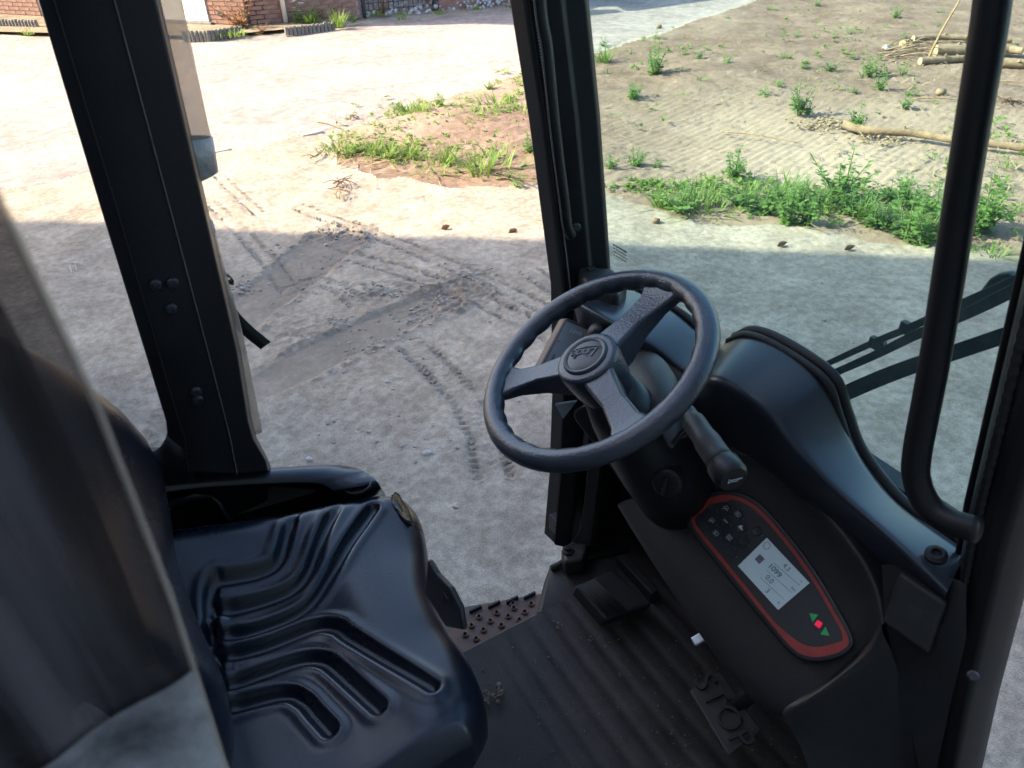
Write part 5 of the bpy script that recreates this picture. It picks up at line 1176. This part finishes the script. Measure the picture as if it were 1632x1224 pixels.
PATCH = z2([(110, 700, 70, 'l'), (170, 700, 50, 'l'), (285, 710, 85, 'g'), (350, 735, 110, 'g'), (400, 745, 70, 'l'), (445, 735, 90, 'g'), (390, 615, 60, 's'), (440, 520, 60, 'l'), (500, 530, 85, 'g'), (585, 500, 72, 'b'), (625, 545, 50, 'l'), (580, 795, 80, 'l'), (620, 760, 90, 'g'), (760, 810, 130, 'g'), (810, 800, 120, 'l'), (735, 550, 60, 'l'), (850, 548, 30, 's'), (960, 525, 55, 'l'), (815, 420, 55, 'b'), (855, 490, 70, 'l'), (905, 470, 45, 'g'), (950, 395, 55, 'g'), (1010, 385, 60, 'g'), (1000, 725, 110, 'b'), (945, 865, 60, 's'), (1045, 825, 45, 'l'), (835, 600, 24, 'l'), (660, 625, 34, 'l'), (480, 585, 45, 'l'), (925, 775, 30, 'l'), (690, 470, 30, 'l'), (220, 640, 24, 'l'), (745, 460, 35, 'l')])
plants(PATCH, 'grass and weeds on the field corner by the road', 'on the corner by the road')
BED = [(400, 40, 34, 's'), (430, 40, 28, 'g'), (378, 62, 14, 'l'), (350, 64, 10, 'l'), (478, 42, 24, 'b'), (497, 42, 28, 'g'), (541, 47, 30, 'g'), (320, 38, 8, 'l'), (563, 40, 18, 's'), (600, 30, 12, 'l'), (640, 34, 10, 'l'), (700, 28, 10, 'l'), (760, 20, 9, 'l'), (815, 16, 9, 'l'), (20, 44, 9, 'l'), (45, 60, 8, 'l')]
plants(BED, 'weeds along the foot of the brick house', 'along the brick house', lambda p: .04)
# white flowers on the tall weed under the downpipe
fl = MB(); R4 = random.Random(3)
for k in range(7):
    c = gnd(478+R4.uniform(-9, 9), 43); c[2] = .16+R4.uniform(.05, .30)
    for a in range(6): leaf(fl, c, V(math.cos(a*1.05), math.sin(a*1.05), .2), V(0, 0, 1), .034, .024)
tag(fl.build('white_flowers', M_petal), 'white flower heads in front of the brick wall', 'flowers')
# reddish dry shrubs against the wall
for px, py, h, lab in ((388, 50, 50, 'dry brown shrub at the corner of the brick house'), (418, 56, 16, 'low dry plants filling the gap in the palisade edging'), (518, 34, 34, 'reddish dry shrub beside the wire mesh fence'), (612, 26, 22, 'dark dry shrub right of the wire mesh fence')):
    l, s_ = bush_mesh(int(px), 9, .55, 22, .11); e = empty('dry_shrub'); p = gnd(px, py); dist = np.linalg.norm(p-CO); hm = h*dist/FPX
    for nm, mb_, m_ in (('leaves', l, M_dryred), ('stem', s_, M_dry)):
        c = bpy.data.objects.new(nm, raw(mb_, nm, m_)); COL.objects.link(c); c.parent = e
    e.location = (p[0], p[1], .03); e.scale = (hm*1.3, hm*1.3, hm); tag(e, lab, 'shrub', 'dry shrubs along the brick house')

# logs and branches
M_bark = mat('bark', (.23, .16, .10), .9, var=.35, vscale=14, bump=.8, bscale=60)
M_cut = mat('cut_wood', (.42, .30, .17), .8, var=.15, vscale=30)
def log(p0, p1, r, label, z=0., mids=(), group='logs lying on the field', seed=0):
    R = random.Random(seed); A, B = gnd(*p0), gnd(*p1); A[2] += r*.85+z; B[2] += r*.85+z
    P = [A]+[V(gnd(*m)[0], gnd(*m)[1], r*.85+z+R.uniform(0, .01)) for m in mids]+[B]; P = smooth_path(P, 8)
    e = empty('log', A); tag(e, label, 'log', group)
    rs = [r*(1-.25*i/len(P))*R.uniform(.93, 1.08) for i in range(len(P))]; b = MB(); b.tube([p-A for p in P], rs, 10, caps=False)
    b.build('bark', M_bark, e, smooth=True)
    for i, j in ((0, 1), (-1, -2)):
        t = unit(P[i]-P[j]); MB().lathe(P[i]-A+t*.001, t, [(rs[i]*.97, -.004), (rs[i]*.95, .001), (.001, .002)], 10).build('cut_end', M_cut, e)
    for k in range(3):
        i = R.randrange(3, len(P)-3); d = unit(V(R.uniform(-1, 1), R.uniform(-1, 1), R.uniform(.3, 1))); MB().tube([P[i]-A, P[i]-A+d*(r*1.6)], [r*.3, r*.2], 6).build('knot_stub', M_bark, e)
    return e
log((1346, 204), (1660, 246), .040, 'long thin log lying across the field behind the grab rail', mids=((1381, 214), (1450, 219), (1511, 229), (1580, 236)), seed=1)
log((1453, 71), (1610, 73), .042, 'rear thin log of the wood pile', z=.03, mids=((1500, 69),), seed=2)
log((1488, 90), (1612, 88), .075, 'thickest log in the middle of the wood pile', seed=3)
log((1465, 103), (1560, 97), .045, 'front split log of the wood pile', seed=4)
log((1592, 107), (1650, 110), .055, 'log at the right border below the thick pile log', seed=5)
log((1586, 86), (1626, 92), .05, 'gnarled crooked log right of the grab rail', z=.03, seed=6)
log((1437, 76), (1447, 73), .05, 'short cut log with round pale end left of the pile', seed=7)
R5 = random.Random(9)
def stick(path, r, name, label, cat, m=M_dry, group=None):
    b = MB(); b.tube(smooth_path(path, 5), [r*(1-.6*i/(5*(len(path)-1))) for i in range(5*(len(path)-1)+1)], 6); return tag(b.build(name, m, smooth=True), label, cat, group)
p = gnd(1476, 100)
stick([p, p+HR*.08+V(0, 0, .35), p+HR*.20+V(0, 0, .75), p+HR*.26+V(0, 0, 1.25)], .016, 'branch', 'tall curved bare branch rising from the wood pile', 'branch')
for k in range(14):
    c = gnd(1433+k*3.6, R5.uniform(80, 98)); a = R5.uniform(-.6, .6); d = HR*math.cos(a)+HH*math.sin(a)
    stick([c-d*.25+V(0, 0, .02), c+V(0, 0, R5.uniform(.03, .16)), c+d*.25+V(0, 0, R5.uniform(.01, .12))], .010, 'branch', f'thin bare branch, {ordw(k+1)} from the left in the tangle left of the logs', 'branch', M_bark, 'brush heap at the wood pile')
for p0, p1, lab in (((1586, 132), (1640, 137), 'straight thin stick right of the grab rail below the pile'), ((1545, 340), (1650, 352), 'thin stick at the right end of the weed row'), ((1455, 160), (1530, 162), 'thin stick left of the grab rail in mid field'), ((1150, 212), (1270, 230), 'thin dry stalk above the weed row'), ((505, 196), (545, 208), 'dry stalk on the paving left of the field corner')):
    A, B = gnd(*p0), gnd(*p1); stick([A+V(0, 0, .015), (A+B)/2+V(0, 0, .03), B+V(0, 0, .015)], .008, 'stick', lab, 'stick')
def tangle(c, n, s_, label, seed, m=M_dry, rr=.004):
    R = random.Random(seed); e = empty('twig_tangle', c); tag(e, label, 'twigs', 'bundles of dry twigs on the yard')
    for k in range(n):
        a = R.uniform(0, 3.14); d = V(math.cos(a), math.sin(a), 0); o_ = V(R.uniform(-1, 1), R.uniform(-1, 1), 0)*s_*.4
        MB().tube([o_-d*s_*R.uniform(.2, .6)+V(0, 0, .012), o_+V(R.uniform(-.02, .02), R.uniform(-.02, .02), R.uniform(.015, .05)), o_+d*s_*R.uniform(.2, .7)+V(0, 0, R.uniform(.01, .05))], [rr, rr*.8, rr*.4], 5).build('twig', m, e)
M_straw0 = mat('bleached_root', (.50, .46, .40), .9)
M_twig = mat('dark_twig', (.11, .06, .035), .9)
tangle(gnd(543, 296), 11, .16, 'dark twig tangle on the sunlit sand above the ruts', 1, M_twig)
tangle(gnd(538, 312), 8, .14, 'pale dry twig tangle just below the dark one', 2)
tangle(gnd(500, 249), 5, .18, 'forked dry twig left of the field corner', 3, M_twig)
tangle(gnd(565, 190), 8, .09, 'small rust brown dry plant standing at the paving edge', 4, M_twig)
tangle(gnd(1605, 165), 9, .22, 'reddish brushwood at the right border of the field', 5, M_twig, .007)
# uncountable ground cover between the bigger weeds
gc = MB(); RG = random.Random(17)
for px, py, dx, dy, n in ((640, 240, 50, 10, 200), (700, 185, 60, 12, 240), (600, 225, 30, 12, 120), (760, 255, 35, 12, 150), (830, 140, 20, 14, 90), (780, 200, 40, 20, 90), (1150, 300, 60, 10, 150), (1330, 320, 70, 14, 200), (1480, 350, 40, 14, 120), (1020, 300, 30, 6, 70), (1560, 330, 30, 20, 60), (1560, 230, 40, 30, 60), (1400, 60, 90, 30, 90), (1250, 90, 120, 40, 110), (1050, 100, 50, 40, 60)):
    for k in range(n):
        c = gnd(px+RG.gauss(0, dx), py+RG.gauss(0, dy)); h = RG.uniform(.03, .09); c[2] = -.005
        if RG.random() < .5:
            for j in range(5): blade(gc, c+V(RG.uniform(-.03, .03), RG.uniform(-.03, .03), 0), RG.uniform(0, 6.28), h*RG.uniform(.6, 1.2), RG.uniform(.4, 1.3), .004, RG, 2)
        else:
            for j in range(6): leaf(gc, c+V(RG.uniform(-.03, .03), RG.uniform(-.03, .03), RG.uniform(.005, h*.5)), V(RG.uniform(-1, 1), RG.uniform(-1, 1), RG.uniform(.0, .7)), V(0, 0, 1), h*.6, h*.4)
tag(finish('ground_cover', raw(gc, 'ground_cover', M_grass), None), 'low green seedlings and grass between the field weeds', 'ground cover', kind='stuff')
tangle(gnd(125, 428), 7, .10, 'pale bleached root on the shaded sand left of the wide pillar', 6, M_straw0, .004)
# dead leaves, stones
M_dead = mat('dead_leaf', (.16, .10, .055), .8, var=.3, vscale=30)
for px, py, lab in ((817, 374, 'curled dead leaf left of the windscreen pillar in the sun'), (1245, 395, 'left curled dead leaf on sand beyond the windscreen'), (1352, 401, 'right curled dead leaf on sand beyond the windscreen'), (710, 368, 'crumpled dead leaf on the shadow edge')):
    b = MB(); c = gnd(px, py)+V(0, 0, .012); leaf(b, c-HR*.03, HR+V(0, 0, .5), HH, .07, .04); leaf(b, c-HR*.02, HR+HH*.5+V(0, 0, .2), V(0, 0, 1), .06, .035)
    tag(b.build('dead_leaf', M_dead, smooth=True), lab, 'leaf', 'dead leaves on the sand')
M_stone = mat('stone', (.40, .39, .38), .85, var=.3, vscale=25, bump=.5, bscale=60)
for i, (px, py, r, lab) in enumerate(((680, 725, .022, 'white rough stone near the tyre track by the seat'), (493, 733, .014, 'blue grey pebble beyond the side tray'), (520, 391, .012, 'small white pebble inside the farther wheel rut'), (1412, 80, .06, 'grey stone at the left end of the wood pile'), (1498, 151, .06, 'brown stone in mid field left of the grab rail'), (1045, 354, .03, 'reddish stone on sand just right of the pillar'), (655, 213, .03, 'pale stone among grass on the field corner'), (386, 461, .014, 'pebble beside the black strap'), (617, 610, .012, 'dark pebble between the rut and the tyre track'), (1050, 45, .05, 'dark stone at the road edge right of the pillar'))):
    b = MB().blob(gnd(px, py)+V(0, 0, r*.4), (r, r*.85, r*.65), 60+i, 9, .16); tag(b.build('stone', M_stone if i not in (4, 5, 9) else M_bark, smooth=True), lab, 'stone', 'stones on the ground')
# uncountable litter: soil crumbs by the ruts, straw over the field, wood chips
def scatter(name, spots, size, m, label, cat, seed, flat=.6, kind=0, follow=False):
    R = random.Random(seed); b = MB()
    C0 = [gnd(px+R.gauss(0, dx), py+R.gauss(0, dy)) for (px, py, dx, dy, n) in spots for k in range(n)]
    if follow:
        for c, z in zip(C0, ground_z(C0)): c[2] = z-.002
    C0 = iter(C0)
    for (px, py, dx, dy, n) in spots:
        for k in range(n):
            c = next(C0); s_ = size*R.uniform(.4, 1.3)**1.5
            if kind == 0: b.blob(c+V(0, 0, s_*.3), (s_, s_*R.uniform(.6, 1), s_*flat), k, 5, .35)
            else:
                a = R.uniform(0, 3.14); d = V(math.cos(a), math.sin(a), 0)*s_; sd = V(-d[1], d[0], 0)*.07; z = V(0, 0, .012+.02*R.random()); b.add([c-d+sd+z, c-d-sd+z, c+d-sd+z*1.3, c+d+sd+z*1.3], [(0, 1, 2, 3)])
    return tag(b.build(name, m), label, cat, kind='stuff')
M_crumb = mat('soil_crumb', (.33, .295, .255), .95, var=.4, vscale=30)
scatter('soil_crumbs', [(545, 372, 26, 4, 150), (585, 385, 8, 5, 50), (500, 440, 30, 26, 70), (440, 402, 14, 10, 50), (600, 468, 32, 6, 170), (700, 478, 12, 7, 90), (540, 513, 14, 4, 70), (665, 500, 20, 8, 90), (590, 545, 40, 14, 70), (390, 455, 10, 8, 40), (740, 437, 25, 8, 60), (700, 620, 120, 70, 50), (620, 720, 120, 40, 30), (1300, 520, 200, 70, 60)], .0085, M_crumb, 'crumbs of damp soil along the wheel ruts', 'soil', 5, follow=True)
M_straw = mat('straw', (.33, .245, .135), .9, var=.3, vscale=20)
scatter('straw_litter', [(1200, 210, 120, 70, 260), (1450, 270, 120, 40, 260), (1560, 260, 60, 60, 120), (1500, 130, 80, 40, 200), (700, 230, 90, 35, 200), (1100, 120, 90, 50, 120), (620, 250, 60, 25, 90), (520, 250, 40, 20, 50), (440, 55, 60, 6, 60)], .05, M_straw, 'dry straw and stalk litter strewn over the field', 'straw', 6, kind=1)
M_chip = mat('wood_chip', (.27, .195, .115), .9, var=.4, vscale=40)
scatter('wood_chips', [(1310, 195, 22, 5, 160), (1405, 222, 25, 6, 90), (1480, 100, 40, 6, 60)], .017, M_chip, 'yellow wood chips beside the long log', 'wood chips', 8, .4)
